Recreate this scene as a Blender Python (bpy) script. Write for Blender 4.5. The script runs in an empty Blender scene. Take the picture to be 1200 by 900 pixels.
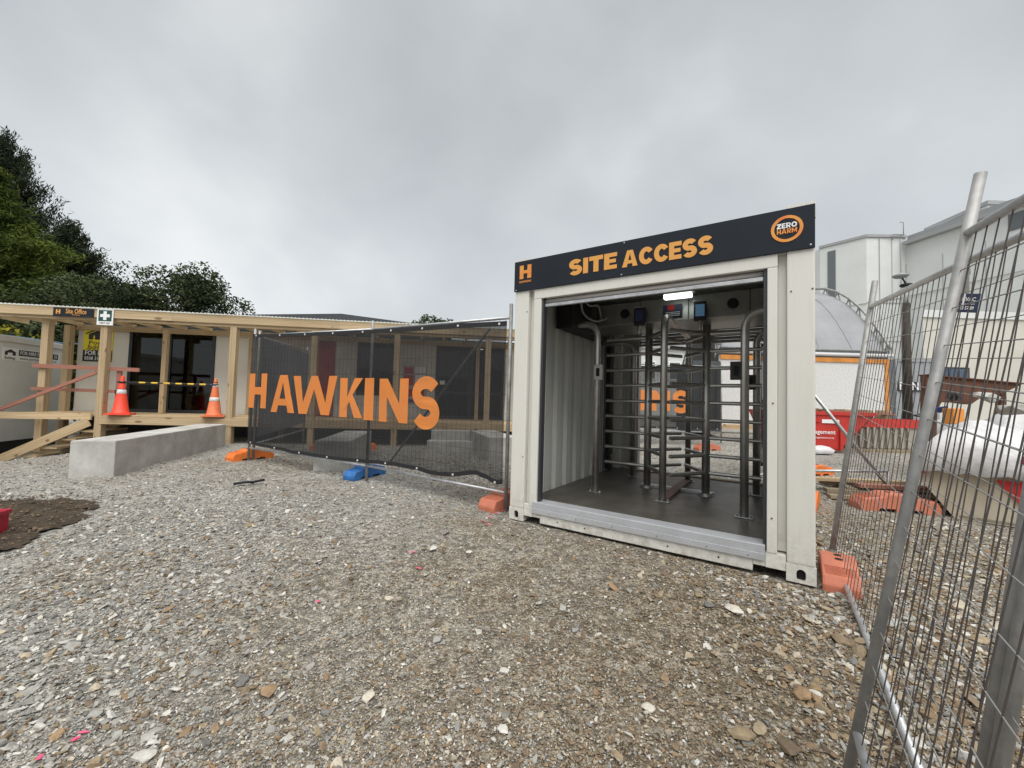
import bpy, bmesh, math, random
import numpy as np
from mathutils import Vector, Matrix, noise
from mathutils.geometry import tessellate_polygon
rnd = random.Random(7)
S = bpy.context.scene
COL = S.collection
PI = math.pi

# ------------------------------------------------------------------ camera, sky, sun, exposure
FPX, PITCH, ROLL, CAMH = 472.445, 0.0400849, 0.0280760, 1.16994
def cam_basis():
    fwd = Vector((0, math.cos(PITCH), math.sin(PITCH)))
    up0 = Vector((0, -math.sin(PITCH), math.cos(PITCH)))
    c, s = math.cos(ROLL), math.sin(ROLL)
    return c*Vector((1, 0, 0)) + s*up0, -s*Vector((1, 0, 0)) + c*up0, fwd
CR, CU, CF = cam_basis()
cd = bpy.data.cameras.new('camera')
cd.sensor_width = 36.0
cd.lens = 36.0*FPX/1200.0
cd.clip_start, cd.clip_end = 0.05, 3000
cam = bpy.data.objects.new('camera', cd)
COL.objects.link(cam)
cam.matrix_world = Matrix(((CR.x, CU.x, -CF.x, 0), (CR.y, CU.y, -CF.y, 0), (CR.z, CU.z, -CF.z, CAMH), (0, 0, 0, 1)))
S.camera = cam

SUN_EL, SUN_AZ = math.radians(62), math.radians(176)      # azimuth clockwise from +Y
W = bpy.data.worlds.new('World'); S.world = W; W.use_nodes = True
nt = W.node_tree; nt.nodes.clear()
def N(t, ty, **kw):
    n = t.nodes.new(ty)
    for k, v in kw.items(): setattr(n, k, v)
    return n
def lk(t, a, b): t.links.new(a, b)
wo = N(nt, 'ShaderNodeOutputWorld'); bg = N(nt, 'ShaderNodeBackground'); bg.inputs['Strength'].default_value = 0.05
sky = N(nt, 'ShaderNodeTexSky', sky_type='NISHITA', sun_disc=False)
sky.sun_elevation = SUN_EL; sky.sun_rotation = SUN_AZ; sky.dust_density = 3.0
tc = N(nt, 'ShaderNodeTexCoord')
mp = N(nt, 'ShaderNodeMapping'); mp.inputs['Scale'].default_value = (1.0, 1.0, 1.25); mp.inputs['Location'].default_value = (3.6, 1.2, .9)
n1 = N(nt, 'ShaderNodeTexNoise'); n1.inputs['Scale'].default_value = 2.1; n1.inputs['Detail'].default_value = 6; n1.inputs['Roughness'].default_value = .46; n1.inputs['Distortion'].default_value = .12
rp = N(nt, 'ShaderNodeValToRGB')
e = rp.color_ramp.elements
e[0].position = .32; e[0].color = (4.2, 4.45, 4.6, 1)
e[1].position = .70; e[1].color = (6.6, 6.75, 6.82, 1)
m = e.new(.5); m.color = (5.0, 5.26, 5.42, 1)
sx = N(nt, 'ShaderNodeSeparateXYZ')
hz = N(nt, 'ShaderNodeMapRange'); hz.inputs[1].default_value = 0.0; hz.inputs[2].default_value = .75; hz.inputs[3].default_value = 1.3; hz.inputs[4].default_value = .92
mul = N(nt, 'ShaderNodeMix', data_type='RGBA', blend_type='MULTIPLY'); mul.inputs[0].default_value = 1
mx = N(nt, 'ShaderNodeMix', data_type='RGBA'); mx.inputs[0].default_value = .93
lk(nt, tc.outputs['Generated'], mp.inputs[0]); lk(nt, mp.outputs[0], n1.inputs['Vector']); lk(nt, n1.outputs[0], rp.inputs[0])
lk(nt, tc.outputs['Generated'], sx.inputs[0]); lk(nt, sx.outputs['Z'], hz.inputs[0])
lk(nt, rp.outputs[0], mul.inputs[6]); lk(nt, hz.outputs[0], mul.inputs[7])
lk(nt, sky.outputs[0], mx.inputs[6]); lk(nt, mul.outputs[2], mx.inputs[7])
lk(nt, mx.outputs[2], bg.inputs[0]); lk(nt, bg.outputs[0], wo.inputs[0])

sl = bpy.data.lights.new('sun', 'SUN'); sl.energy = 1.5; sl.angle = math.radians(60); sl.color = (1.0, .965, .92)
so = bpy.data.objects.new('sun', sl); COL.objects.link(so)
sd = Vector((math.sin(SUN_AZ)*math.cos(SUN_EL), math.cos(SUN_AZ)*math.cos(SUN_EL), math.sin(SUN_EL)))
so.rotation_euler = sd.to_track_quat('Z', 'Y').to_euler()
so.location = sd*60
vs = S.view_settings
vs.view_transform = 'Standard'; vs.look = 'None'; vs.gamma = 1; vs.use_curve_mapping = False; vs.exposure = 1.3
S.cycles.transparent_max_bounces = 16
S.cycles.max_bounces = 8

# ------------------------------------------------------------------ materials
MATS = {}
def mat(name, col, rough=.6, metal=0., var=.0, vscale=6., bump=0., bscale=40., coord='Object', col2=None, spec=.5, stretch=None, perobj=0., rvar=0.):
    if name in MATS: return MATS[name]
    m = bpy.data.materials.new(name); m.use_nodes = True
    t = m.node_tree; b = t.nodes['Principled BSDF']
    b.inputs['Roughness'].default_value = rough; b.inputs['Metallic'].default_value = metal
    b.inputs['Specular IOR Level'].default_value = spec
    c = (*col, 1)
    b.inputs['Base Color'].default_value = c
    m.diffuse_color = c
    tcn = None
    if var or bump or col2 or rvar:
        tcn = N(t, 'ShaderNodeTexCoord'); mpn = N(t, 'ShaderNodeMapping')
        if stretch: mpn.inputs['Scale'].default_value = stretch
        lk(t, tcn.outputs[coord], mpn.inputs[0])
        if perobj:
            oi = N(t, 'ShaderNodeObjectInfo'); ml = N(t, 'ShaderNodeMath', operation='MULTIPLY'); ml.inputs[1].default_value = 37.
            cb = N(t, 'ShaderNodeCombineXYZ'); lk(t, oi.outputs['Random'], ml.inputs[0])
            for i in range(3): lk(t, ml.outputs[0], cb.inputs[i])
            lk(t, cb.outputs[0], mpn.inputs['Location'])
    if var or col2:
        nn = N(t, 'ShaderNodeTexNoise'); nn.inputs['Scale'].default_value = vscale; nn.inputs['Detail'].default_value = 6; nn.inputs['Roughness'].default_value = .65
        lk(t, mpn.outputs[0], nn.inputs['Vector'])
        r = N(t, 'ShaderNodeValToRGB'); r.color_ramp.elements[0].position = .32; r.color_ramp.elements[1].position = .68
        a = col2 if col2 else tuple(x*(1-var) for x in col)
        d = col if col2 else tuple(min(1, x*(1+var)) for x in col)
        r.color_ramp.elements[0].color = (*a, 1); r.color_ramp.elements[1].color = (*d, 1)
        lk(t, nn.outputs[0], r.inputs[0])
        out = r.outputs[0]
        if perobj:
            hs = N(t, 'ShaderNodeHueSaturation'); mr = N(t, 'ShaderNodeMapRange'); mr.inputs[3].default_value = 1-perobj; mr.inputs[4].default_value = 1+perobj
            lk(t, oi.outputs['Random'], mr.inputs[0]); lk(t, mr.outputs[0], hs.inputs['Value']); lk(t, out, hs.inputs['Color']); out = hs.outputs[0]
        lk(t, out, b.inputs['Base Color'])
        if rvar:
            mr2 = N(t, 'ShaderNodeMapRange'); mr2.inputs[3].default_value = max(.02, rough-rvar); mr2.inputs[4].default_value = min(1, rough+rvar)
            lk(t, nn.outputs[0], mr2.inputs[0]); lk(t, mr2.outputs[0], b.inputs['Roughness'])
    if bump:
        n2 = N(t, 'ShaderNodeTexNoise'); n2.inputs['Scale'].default_value = bscale; n2.inputs['Detail'].default_value = 4
        lk(t, mpn.outputs[0], n2.inputs['Vector'])
        bp = N(t, 'ShaderNodeBump'); bp.inputs['Strength'].default_value = bump; bp.inputs['Distance'].default_value = .01
        lk(t, n2.outputs[0], bp.inputs['Height']); lk(t, bp.outputs[0], b.inputs['Normal'])
    MATS[name] = m
    return m
def knots(m, dark, scale):
    t = m.node_tree; b = t.nodes['Principled BSDF']; src = b.inputs['Base Color'].links[0].from_socket
    mpn = [n for n in t.nodes if n.bl_idname == 'ShaderNodeMapping'][0]
    mp2 = N(t, 'ShaderNodeMapping'); mp2.inputs['Scale'].default_value = scale; lk(t, mpn.outputs[0], mp2.inputs[0])
    v = N(t, 'ShaderNodeTexVoronoi'); v.inputs['Scale'].default_value = 1.; lk(t, mp2.outputs[0], v.inputs['Vector'])
    r = N(t, 'ShaderNodeMapRange'); r.inputs[1].default_value = .09; r.inputs[2].default_value = .16; r.inputs[3].default_value = .8; r.inputs[4].default_value = 0
    lk(t, v.outputs['Distance'], r.inputs[0])
    mxn = N(t, 'ShaderNodeMix', data_type='RGBA'); mxn.inputs[7].default_value = (*dark, 1); lk(t, r.outputs[0], mxn.inputs[0]); lk(t, src, mxn.inputs[6]); lk(t, mxn.outputs[2], b.inputs['Base Color'])
def emis(name, col, st):
    m = mat(name, col, .5); b = m.node_tree.nodes['Principled BSDF']
    b.inputs['Emission Color'].default_value = (*col, 1); b.inputs['Emission Strength'].default_value = st
    return m
def painted(name, col, stain, amt=.5):
    """paint with streaky grime running down and small chips"""
    m = mat(name, col, .45, spec=.4)
    t = m.node_tree; b = t.nodes['Principled BSDF']
    tcn = N(t, 'ShaderNodeTexCoord'); mpn = N(t, 'ShaderNodeMapping'); mpn.inputs['Scale'].default_value = (9, 9, .9)
    lk(t, tcn.outputs['Object'], mpn.inputs[0])
    n_ = N(t, 'ShaderNodeTexNoise'); n_.inputs['Scale'].default_value = 1.6; n_.inputs['Detail'].default_value = 7; n_.inputs['Roughness'].default_value = .7
    lk(t, mpn.outputs[0], n_.inputs['Vector'])
    r = N(t, 'ShaderNodeValToRGB'); r.color_ramp.elements[0].position = .5; r.color_ramp.elements[1].position = .8
    r.color_ramp.elements[0].color = (0, 0, 0, 1); r.color_ramp.elements[1].color = (amt, amt, amt, 1)
    lk(t, n_.outputs[0], r.inputs[0])
    n3 = N(t, 'ShaderNodeTexNoise'); n3.inputs['Scale'].default_value = 2.2; n3.inputs['Detail'].default_value = 8; n3.inputs['Roughness'].default_value = .75
    lk(t, tcn.outputs['Object'], n3.inputs['Vector'])
    r3 = N(t, 'ShaderNodeValToRGB'); r3.color_ramp.elements[0].position = .74; r3.color_ramp.elements[1].position = .77
    r3.color_ramp.elements[0].color = (0, 0, 0, 1); r3.color_ramp.elements[1].color = (.7, .7, .7, 1)
    lk(t, n3.outputs[0], r3.inputs[0])
    mxn = N(t, 'ShaderNodeMix', data_type='RGBA'); mxn.inputs[6].default_value = (*col, 1); mxn.inputs[7].default_value = (*stain, 1)
    lk(t, r.outputs[0], mxn.inputs[0])
    mx2 = N(t, 'ShaderNodeMix', data_type='RGBA'); mx2.inputs[7].default_value = (.13, .09, .06, 1)
    lk(t, mxn.outputs[2], mx2.inputs[6]); lk(t, r3.outputs[0], mx2.inputs[0])
    # mud splashed up from the ground
    sz = N(t, 'ShaderNodeSeparateXYZ'); lk(t, tcn.outputs['Object'], sz.inputs[0])
    mz = N(t, 'ShaderNodeMapRange'); mz.inputs[1].default_value = .0; mz.inputs[2].default_value = .42; mz.inputs[3].default_value = .62; mz.inputs[4].default_value = 0
    n5 = N(t, 'ShaderNodeTexNoise'); n5.inputs['Scale'].default_value = 14; n5.inputs['Detail'].default_value = 8; n5.inputs['Roughness'].default_value = .75; lk(t, tcn.outputs['Object'], n5.inputs['Vector'])
    r5 = N(t, 'ShaderNodeMapRange'); r5.inputs[1].default_value = .42; r5.inputs[2].default_value = .68; lk(t, n5.outputs[0], r5.inputs[0])
    mm = N(t, 'ShaderNodeMath', operation='MULTIPLY'); lk(t, sz.outputs['Z'], mz.inputs[0]); lk(t, mz.outputs[0], mm.inputs[0]); lk(t, r5.outputs[0], mm.inputs[1])
    mx3 = N(t, 'ShaderNodeMix', data_type='RGBA'); mx3.inputs[7].default_value = (.25, .215, .165, 1); lk(t, mx2.outputs[2], mx3.inputs[6]); lk(t, mm.outputs[0], mx3.inputs[0])
    lk(t, mx3.outputs[2], b.inputs['Base Color'])
    bp = N(t, 'ShaderNodeBump'); bp.inputs['Strength'].default_value = .12; bp.inputs['Distance'].default_value = .02
    n4 = N(t, 'ShaderNodeTexNoise'); n4.inputs['Scale'].default_value = 3; lk(t, tcn.outputs['Object'], n4.inputs['Vector'])
    lk(t, n4.outputs[0], bp.inputs['Height']); lk(t, bp.outputs[0], b.inputs['Normal'])
    return m

CREAM = painted('container_paint', (.68, .67, .62), (.46, .43, .35), .3)
INNER = painted('inner_wall_paint', (.50, .51, .49), (.33, .32, .29), .6)
STEEL = mat('brushed_stainless', (.56, .55, .53), .42, 1., var=.12, vscale=9, rvar=.1)
STEELD = mat('dull_stainless', (.42, .42, .41), .42, 1., var=.15, vscale=5, rvar=.1)
GALV = mat('galvanised_steel', (.50, .51, .52), .5, .75, var=.22, vscale=11, bump=.08, bscale=60, rvar=.12)
GALVD = mat('weathered_galvanised', (.33, .33, .325), .6, .55, var=.28, vscale=7, bump=.1, bscale=50)
WIRE = mat('fence_wire', (.10, .088, .084), .6, .4, var=.3, vscale=14)
SIGNC = mat('charcoal_sign', (.019, .024, .032), .6, spec=.15, var=.12, vscale=2)
ORANGE = mat('orange_print', (.72, .26, .05), .5)
ORANGE_D = mat('deep_orange_print', (.68, .17, .04), .5)
WHITEP = mat('white_print', (.8, .8, .8), .5)
BLACKP = mat('black_print', (.015, .015, .017), .5)
BLACK = mat('black_metal', (.012, .012, .013), .55)
RUBBER = mat('dark_vinyl_floor', (.055, .05, .044), .42, col2=(.105, .096, .082), vscale=2.4, bump=.1, bscale=30, rvar=.12)
WOOD = mat('treated_pine', (.62, .485, .30), .8, col2=(.37, .26, .145), vscale=3.2, stretch=(1.0, 3.2, 3.2), perobj=.18, bump=.15, bscale=9)
WOODG = mat('weathered_board', (.34, .28, .19), .85, col2=(.18, .14, .09), vscale=2.2, stretch=(1.2, 6, 6), perobj=.25, bump=.15, bscale=9)
PINK = mat('pink_primed_timber', (.42, .185, .135), .75, col2=(.30, .13, .09), vscale=2, stretch=(1.2, 4, 4), perobj=.15)
RED_W = mat('faded_red_paint', (.36, .05, .06), .7, var=.25, vscale=3)
CONC = mat('concrete', (.54, .535, .505), .9, col2=(.33, .32, .295), vscale=2.6, bump=.35, bscale=26)
CABIN = mat('cabin_panel', (.63, .61, .55), .55, var=.05, vscale=1.2)
ALU = mat('dark_aluminium', (.035, .04, .046), .4, .3)
ROOFD = mat('dark_roofing', (.055, .06, .068), .6, var=.15, vscale=2)
SHEET = mat('translucent_roof_sheet', (.75, .75, .73), .5, var=.1, vscale=3)
ORB = mat('orange_block_plastic', (.74, .185, .035), .55, var=.18, vscale=7, bump=.12, bscale=30)
PKB = mat('faded_orange_block_plastic', (.58, .19, .11), .65, col2=(.44, .15, .09), vscale=6, bump=.12, bscale=30)
BLB = mat('blue_block_plastic', (.035, .17, .46), .55, col2=(.02, .1, .28), vscale=8, bump=.12, bscale=30)
DARKHOLE = mat('seam_and_hole_shade', (.01, .01, .01), .9)  # near-black for seams, and for shade painted into holes
PLATE = mat('smooth_galvanised_plate', (.56, .58, .61), .42, .5, var=.07, vscale=5, rvar=.08)
DUST = mat('gravel_dust', (.32, .3, .26), .95, var=.3, vscale=30)
CONE1 = mat('bright_cone_rubber', (.85, .07, .035), .5, var=.12, vscale=5)
CONE2 = mat('sun_faded_cone_rubber', (.80, .20, .07), .55, col2=(.58, .14, .06), vscale=9)
REFL = mat('reflective_collar', (.68, .68, .66), .4, var=.25, vscale=18)
YEL = mat('yellow_sign', (.80, .66, .02), .5)
GREENS = mat('first_aid_green', (.014, .065, .05), .5)
NAVY = mat('navy_sign', (.018, .032, .075), .45)
REDSK = mat('red_skip_paint', (.60, .042, .03), .5, col2=(.42, .032, .024), vscale=4, bump=.1, bscale=12)
BEIGESK = mat('beige_skip_paint', (.50, .45, .355), .7, col2=(.36, .31, .23), vscale=2.4, bump=.15, bscale=14)
RIBGREY = mat('grey_ribbed_steel', (.40, .38, .32), .7, col2=(.30, .27, .22), vscale=3)
TARP = mat('white_plastic_sheet', (.60, .60, .61), .4, var=.14, vscale=6, bump=1.0, bscale=11)
RUST = mat('rusty_steel', (.155, .062, .034), .85, col2=(.085, .038, .024), vscale=5, bump=.25, bscale=18)
MEMB = mat('grey_dome_membrane', (.29, .30, .315), .65, col2=(.215, .225, .235), vscale=.8)
SPECK = mat('speckled_white_wall', (.74, .74, .73), .8, col2=(.56, .56, .55), vscale=16)
ORTRIM = mat('orange_trim', (.62, .25, .05), .7, var=.25, vscale=3)
WHITEB = mat('white_building_panel', (.66, .68, .67), .7, var=.05, vscale=.4)
CREAMB = mat('cream_building_render', (.60, .585, .525), .8, var=.05, vscale=.4)
FLASH = mat('grey_flashing', (.34, .345, .355), .6)
GLASSB = mat('blue_glass', (.045, .085, .14), .1, spec=.8)
GLASSG = mat('grey_glass', (.10, .12, .125), .15, spec=.8)
POLEW = mat('dark_timber_pole', (.045, .036, .03), .85, var=.4, vscale=6)
BARK = mat('tree_bark', (.07, .052, .04), .9, var=.3, vscale=6)
CARDB = mat('brown_cardboard', (.36, .26, .16), .9, var=.15, vscale=4)
STRAP = mat('black_webbing', (.015, .016, .018), .8)
LITLAMP = emis('lit_tube', (.92, 1.0, .95), .8)
LITDOT = emis('lit_downlight', (1, .95, .85), 3.0)
SCRB = emis('lit_blue_screen', (.05, .11, .18), .25)
SCRD = emis('dim_screen', (.008, .01, .03), .15)
INTER = mat('cabin_interior', (.30, .27, .21), .8)
PAPER = mat('paper', (.7, .68, .6), .8)
REDP = mat('red_print', (.5, .02, .02), .6)
BLUEP = mat('blue_print', (.03, .08, .28), .6)
ROPE = mat('blue_rope', (.06, .13, .22), .7)
SPRAY = mat('pink_marking_paint', (.75, .10, .22), .8)

knots(WOOD, (.14, .085, .04), (7, .25, .25)); knots(WOODG, (.09, .06, .035), (6, .22, .22))
def leafmat(name, a, b, scale=.5):
    m = mat(name, a, .8, spec=.08); t = m.node_tree; bs = t.nodes['Principled BSDF']
    tcn = N(t, 'ShaderNodeTexCoord'); nn = N(t, 'ShaderNodeTexNoise'); nn.inputs['Scale'].default_value = scale; nn.inputs['Detail'].default_value = 5
    lk(t, tcn.outputs['Object'], nn.inputs['Vector'])
    at_ = N(t, 'ShaderNodeAttribute', attribute_name='tone')
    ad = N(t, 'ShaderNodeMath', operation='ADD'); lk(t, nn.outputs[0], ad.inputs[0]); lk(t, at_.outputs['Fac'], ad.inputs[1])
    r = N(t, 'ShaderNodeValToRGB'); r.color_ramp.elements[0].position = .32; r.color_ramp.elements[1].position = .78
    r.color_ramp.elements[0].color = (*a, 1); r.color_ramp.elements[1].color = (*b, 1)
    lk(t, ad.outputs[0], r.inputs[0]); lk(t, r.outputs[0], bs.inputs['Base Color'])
    return m

def let_light_through(m, share, col):
    t = m.node_tree; b = t.nodes['Principled BSDF']; o = [n for n in t.nodes if n.bl_idname == 'ShaderNodeOutputMaterial'][0]
    tl = N(t, 'ShaderNodeBsdfTranslucent'); tl.inputs[0].default_value = (*col, 1); mxn = N(t, 'ShaderNodeMixShader'); mxn.inputs[0].default_value = share
    lk(t, b.outputs[0], mxn.inputs[1]); lk(t, tl.outputs[0], mxn.inputs[2]); lk(t, mxn.outputs[0], o.inputs[0])
let_light_through(SHEET, .68, (.86, .88, .86))
def see_through(name, col, opaque, rough=.8):
    """open weave: part of the light passes between the threads"""
    m = bpy.data.materials.new(name); m.use_nodes = True; t = m.node_tree; t.nodes.clear()
    o = N(t, 'ShaderNodeOutputMaterial'); tr = N(t, 'ShaderNodeBsdfTransparent'); d = N(t, 'ShaderNodeBsdfDiffuse'); mxn = N(t, 'ShaderNodeMixShader')
    d.inputs[0].default_value = (*col, 1)
    tcn = N(t, 'ShaderNodeTexCoord'); nn = N(t, 'ShaderNodeTexNoise'); nn.inputs['Scale'].default_value = 1.8; nn.inputs['Detail'].default_value = 4
    lk(t, tcn.outputs['Object'], nn.inputs['Vector'])
    mr = N(t, 'ShaderNodeMapRange'); mr.inputs[1].default_value = .3; mr.inputs[2].default_value = .7; mr.inputs[3].default_value = opaque-.06; mr.inputs[4].default_value = min(1, opaque+.06)
    lk(t, nn.outputs[0], mr.inputs[0]); lk(t, mr.outputs[0], mxn.inputs[0])
    lk(t, tr.outputs[0], mxn.inputs[1]); lk(t, d.outputs[0], mxn.inputs[2]); lk(t, mxn.outputs[0], o.inputs[0])
    return m
MESHB = see_through('black_shade_mesh', (.036, .036, .037), .75)
MESHG = see_through('grey_shade_mesh', (.21, .225, .25), .9)
def glass_pane(name, tint, refl=.12):
    m = bpy.data.materials.new(name); m.use_nodes = True; t = m.node_tree; t.nodes.clear()
    o = N(t, 'ShaderNodeOutputMaterial'); tr = N(t, 'ShaderNodeBsdfTransparent'); g = N(t, 'ShaderNodeBsdfGlossy'); g.inputs['Roughness'].default_value = .03
    tr.inputs[0].default_value = (*tint, 1); fr = N(t, 'ShaderNodeFresnel'); fr.inputs[0].default_value = 1.5
    mxn = N(t, 'ShaderNodeMixShader'); lk(t, fr.outputs[0], mxn.inputs[0]); lk(t, tr.outputs[0], mxn.inputs[1]); lk(t, g.outputs[0], mxn.inputs[2]); lk(t, mxn.outputs[0], o.inputs[0])
    return m
PANE = glass_pane('tinted_glass', (.42, .45, .45))

# ------------------------------------------------------------------ builders
def link(o, parent=None):
    COL.objects.link(o)
    if parent is not None: o.parent = parent
    return o
def mesh_obj(name, verts, faces, m, parent=None, smooth=False):
    me = bpy.data.meshes.new(name); me.from_pydata([tuple(v) for v in verts], [], [tuple(f) for f in faces]); me.validate()
    if m: me.materials.append(m)
    if smooth: me.shade_smooth()
    me.update()
    return link(bpy.data.objects.new(name, me), parent)
def from_bm(name, bm, m, parent=None, smooth=False):
    me = bpy.data.meshes.new(name); bmesh.ops.recalc_face_normals(bm, faces=bm.faces); bm.to_mesh(me); bm.free()
    if m: me.materials.append(m)
    if smooth: me.shade_smooth()
    return link(bpy.data.objects.new(name, me), parent)
def thing(name, label, cat, loc=(0, 0, 0), rz=0, group=None):
    o = bpy.data.objects.new(name, None); o.empty_display_size = .2
    COL.objects.link(o); o.location = loc; o.rotation_euler = (0, 0, rz)
    return tag(o, label, cat, group)
def tag(o, label, cat, group=None):
    o['label'] = label; o['category'] = cat
    if group: o['group'] = group
    return o
def structure(o): o['kind'] = 'structure'; return o
def stuff(o): o['kind'] = 'stuff'; return o
def bm_box(bm, x0, x1, y0, y1, z0, z1, bev=0.):
    r = bmesh.ops.create_cube(bm, size=1, matrix=Matrix.Translation(((x0+x1)/2, (y0+y1)/2, (z0+z1)/2)) @ Matrix.Diagonal((x1-x0, y1-y0, z1-z0, 1)))
    if bev:
        es = list({e_ for v in r['verts'] for e_ in v.link_edges})
        bmesh.ops.bevel(bm, geom=es, offset=bev, segments=2, profile=.6, affect='EDGES')
def box(name, x, y, z, m, parent=None, bev=.004):
    bm = bmesh.new(); bm_box(bm, *x, *y, *z, bev)
    return from_bm(name, bm, m, parent)
_U = {}
def unit_box(m):
    k = ('b', m.name)
    if k not in _U:
        bm = bmesh.new(); bm_box(bm, -.5, .5, -.5, .5, -.5, .5); bmesh.ops.recalc_face_normals(bm, faces=bm.faces)
        me = bpy.data.meshes.new('bar'); bm.to_mesh(me); bm.free(); me.materials.append(m); _U[k] = me
    return _U[k]
def unit_cyl(m, n=10):
    k = ('c', m.name, n)
    if k not in _U:
        bm = bmesh.new(); bmesh.ops.create_cone(bm, cap_ends=True, segments=n, radius1=1, radius2=1, depth=1, matrix=Matrix.Rotation(PI/2, 4, 'Y'))
        me = bpy.data.meshes.new('rod'); bm.to_mesh(me); bm.free(); me.materials.append(m)
        for p in me.polygons: p.use_smooth = len(p.vertices) == 4
        _U[k] = me
    return _U[k]
def frame_along(p0, p1, up=Vector((0, 0, 1))):
    p0, p1 = Vector(p0), Vector(p1); x = (p1-p0); l = x.length; x = x/l
    if abs(x.dot(up)) > .98: up = Vector((0, 1, 0)) if abs(x.y) < .9 else Vector((1, 0, 0))
    y = up.cross(x).normalized(); z = x.cross(y)
    return Matrix(((x.x, y.x, z.x, 0), (x.y, y.y, z.y, 0), (x.z, y.z, z.z, 0), (0, 0, 0, 1))), (p0+p1)/2, l
def bar(name, p0, p1, w, h, m, parent=None, up=Vector((0, 0, 1))):
    R, c, l = frame_along(p0, p1, up)
    o = bpy.data.objects.new(name, unit_box(m)); link(o, parent)
    o.matrix_local = Matrix.Translation(c) @ R @ Matrix.Diagonal((l, w, h, 1))
    return o
def rod(name, p0, p1, r, m, parent=None, n=10):
    R, c, l = frame_along(p0, p1)
    o = bpy.data.objects.new(name, unit_cyl(m, n)); link(o, parent)
    o.matrix_local = Matrix.Translation(c) @ R @ Matrix.Diagonal((l, r, r, 1))
    return o
def fillet(pts, rad, seg=6):
    pts = [Vector(p) for p in pts]; out = [pts[0]]
    for a, b, c in zip(pts, pts[1:], pts[2:]):
        d1 = (a-b); d2 = (c-b); r = min(rad, d1.length*.49, d2.length*.49)
        s, e_ = b+d1.normalized()*r, b+d2.normalized()*r
        for i in range(seg+1):
            t = i/seg; out.append((1-t)**2*s+2*t*(1-t)*b+t*t*e_)
    out.append(pts[-1]); return out
def tube_mesh(bm, pts, r, n=10, caps=True):
    pts = [Vector(p) for p in pts]; rings = []
    u = None
    for i, p in enumerate(pts):
        t = (pts[min(i+1, len(pts)-1)]-pts[max(i-1, 0)]).normalized()
        if u is None:
            u = t.orthogonal().normalized()
        else:
            u = (u-t*u.dot(t)).normalized()
        v = t.cross(u)
        rr = r[i] if isinstance(r, (list, tuple)) else r
        rings.append([bm.verts.new(p+(u*math.cos(2*PI*k/n)+v*math.sin(2*PI*k/n))*rr) for k in range(n)])
    for a, b in zip(rings, rings[1:]):
        for k in range(n):
            f = bm.faces.new((a[k], a[(k+1) % n], b[(k+1) % n], b[k])); f.smooth = True
    if caps:
        bm.faces.new(rings[0][::-1]); bm.faces.new(rings[-1])
def tube(name, pts, r, m, parent=None, n=10):
    bm = bmesh.new(); tube_mesh(bm, pts, r, n); return from_bm(name, bm, m, parent)
def prism(name, poly, y0, y1, m, parent=None, axis='y', bev=0.):
    """polygon in (x,z) extruded along y, or (x,y) along z"""
    bm = bmesh.new()
    f = (lambda a, b, c: (a, c, b)) if axis == 'y' else (lambda a, b, c: (a, b, c)) if axis == 'z' else (lambda a, b, c: (c, a, b))
    A = [bm.verts.new(f(a, b, y0)) for a, b in poly]; B = [bm.verts.new(f(a, b, y1)) for a, b in poly]
    bm.faces.new(A); bm.faces.new(B[::-1]); n = len(poly)
    for i in range(n): bm.faces.new((A[i], B[i], B[(i+1) % n], A[(i+1) % n]))
    bmesh.ops.recalc_face_normals(bm, faces=bm.faces)
    if bev: bmesh.ops.bevel(bm, geom=list(bm.edges), offset=bev, segments=2, profile=.6, affect='EDGES')
    return from_bm(name, bm, m, parent)
def sheet_profile(name, prof, w0, w1, thick, m, parent, mapf):
    """open profile [(a,b)] swept from w0 to w1, with thickness along b"""
    bm = bmesh.new(); rows = []
    for w in (w0, w1):
        rows.append(([bm.verts.new(mapf(a, b, w)) for a, b in prof], [bm.verts.new(mapf(a, b+thick, w)) for a, b in prof]))
    (f0, k0), (f1, k1) = rows; n = len(prof)
    for i in range(n-1):
        bm.faces.new((f0[i], f0[i+1], f1[i+1], f1[i])); bm.faces.new((k0[i+1], k0[i], k1[i], k1[i+1]))
        bm.faces.new((f0[i], k0[i], k0[i+1], f0[i+1])); bm.faces.new((f1[i+1], k1[i+1], k1[i], f1[i]))
    for i in (0, n-1): bm.faces.new((f0[i], f1[i], k1[i], k0[i]))
    return from_bm(name, bm, m, parent)
def at(px, py, y):
    """the point at depth y that the photograph shows at pixel (px, py)"""
    r = CF+(px-600)/FPX*CR-(py-450)/FPX*CU
    t = y/r.y
    return Vector((r.x*t, y, CAMH+r.z*t))

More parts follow.
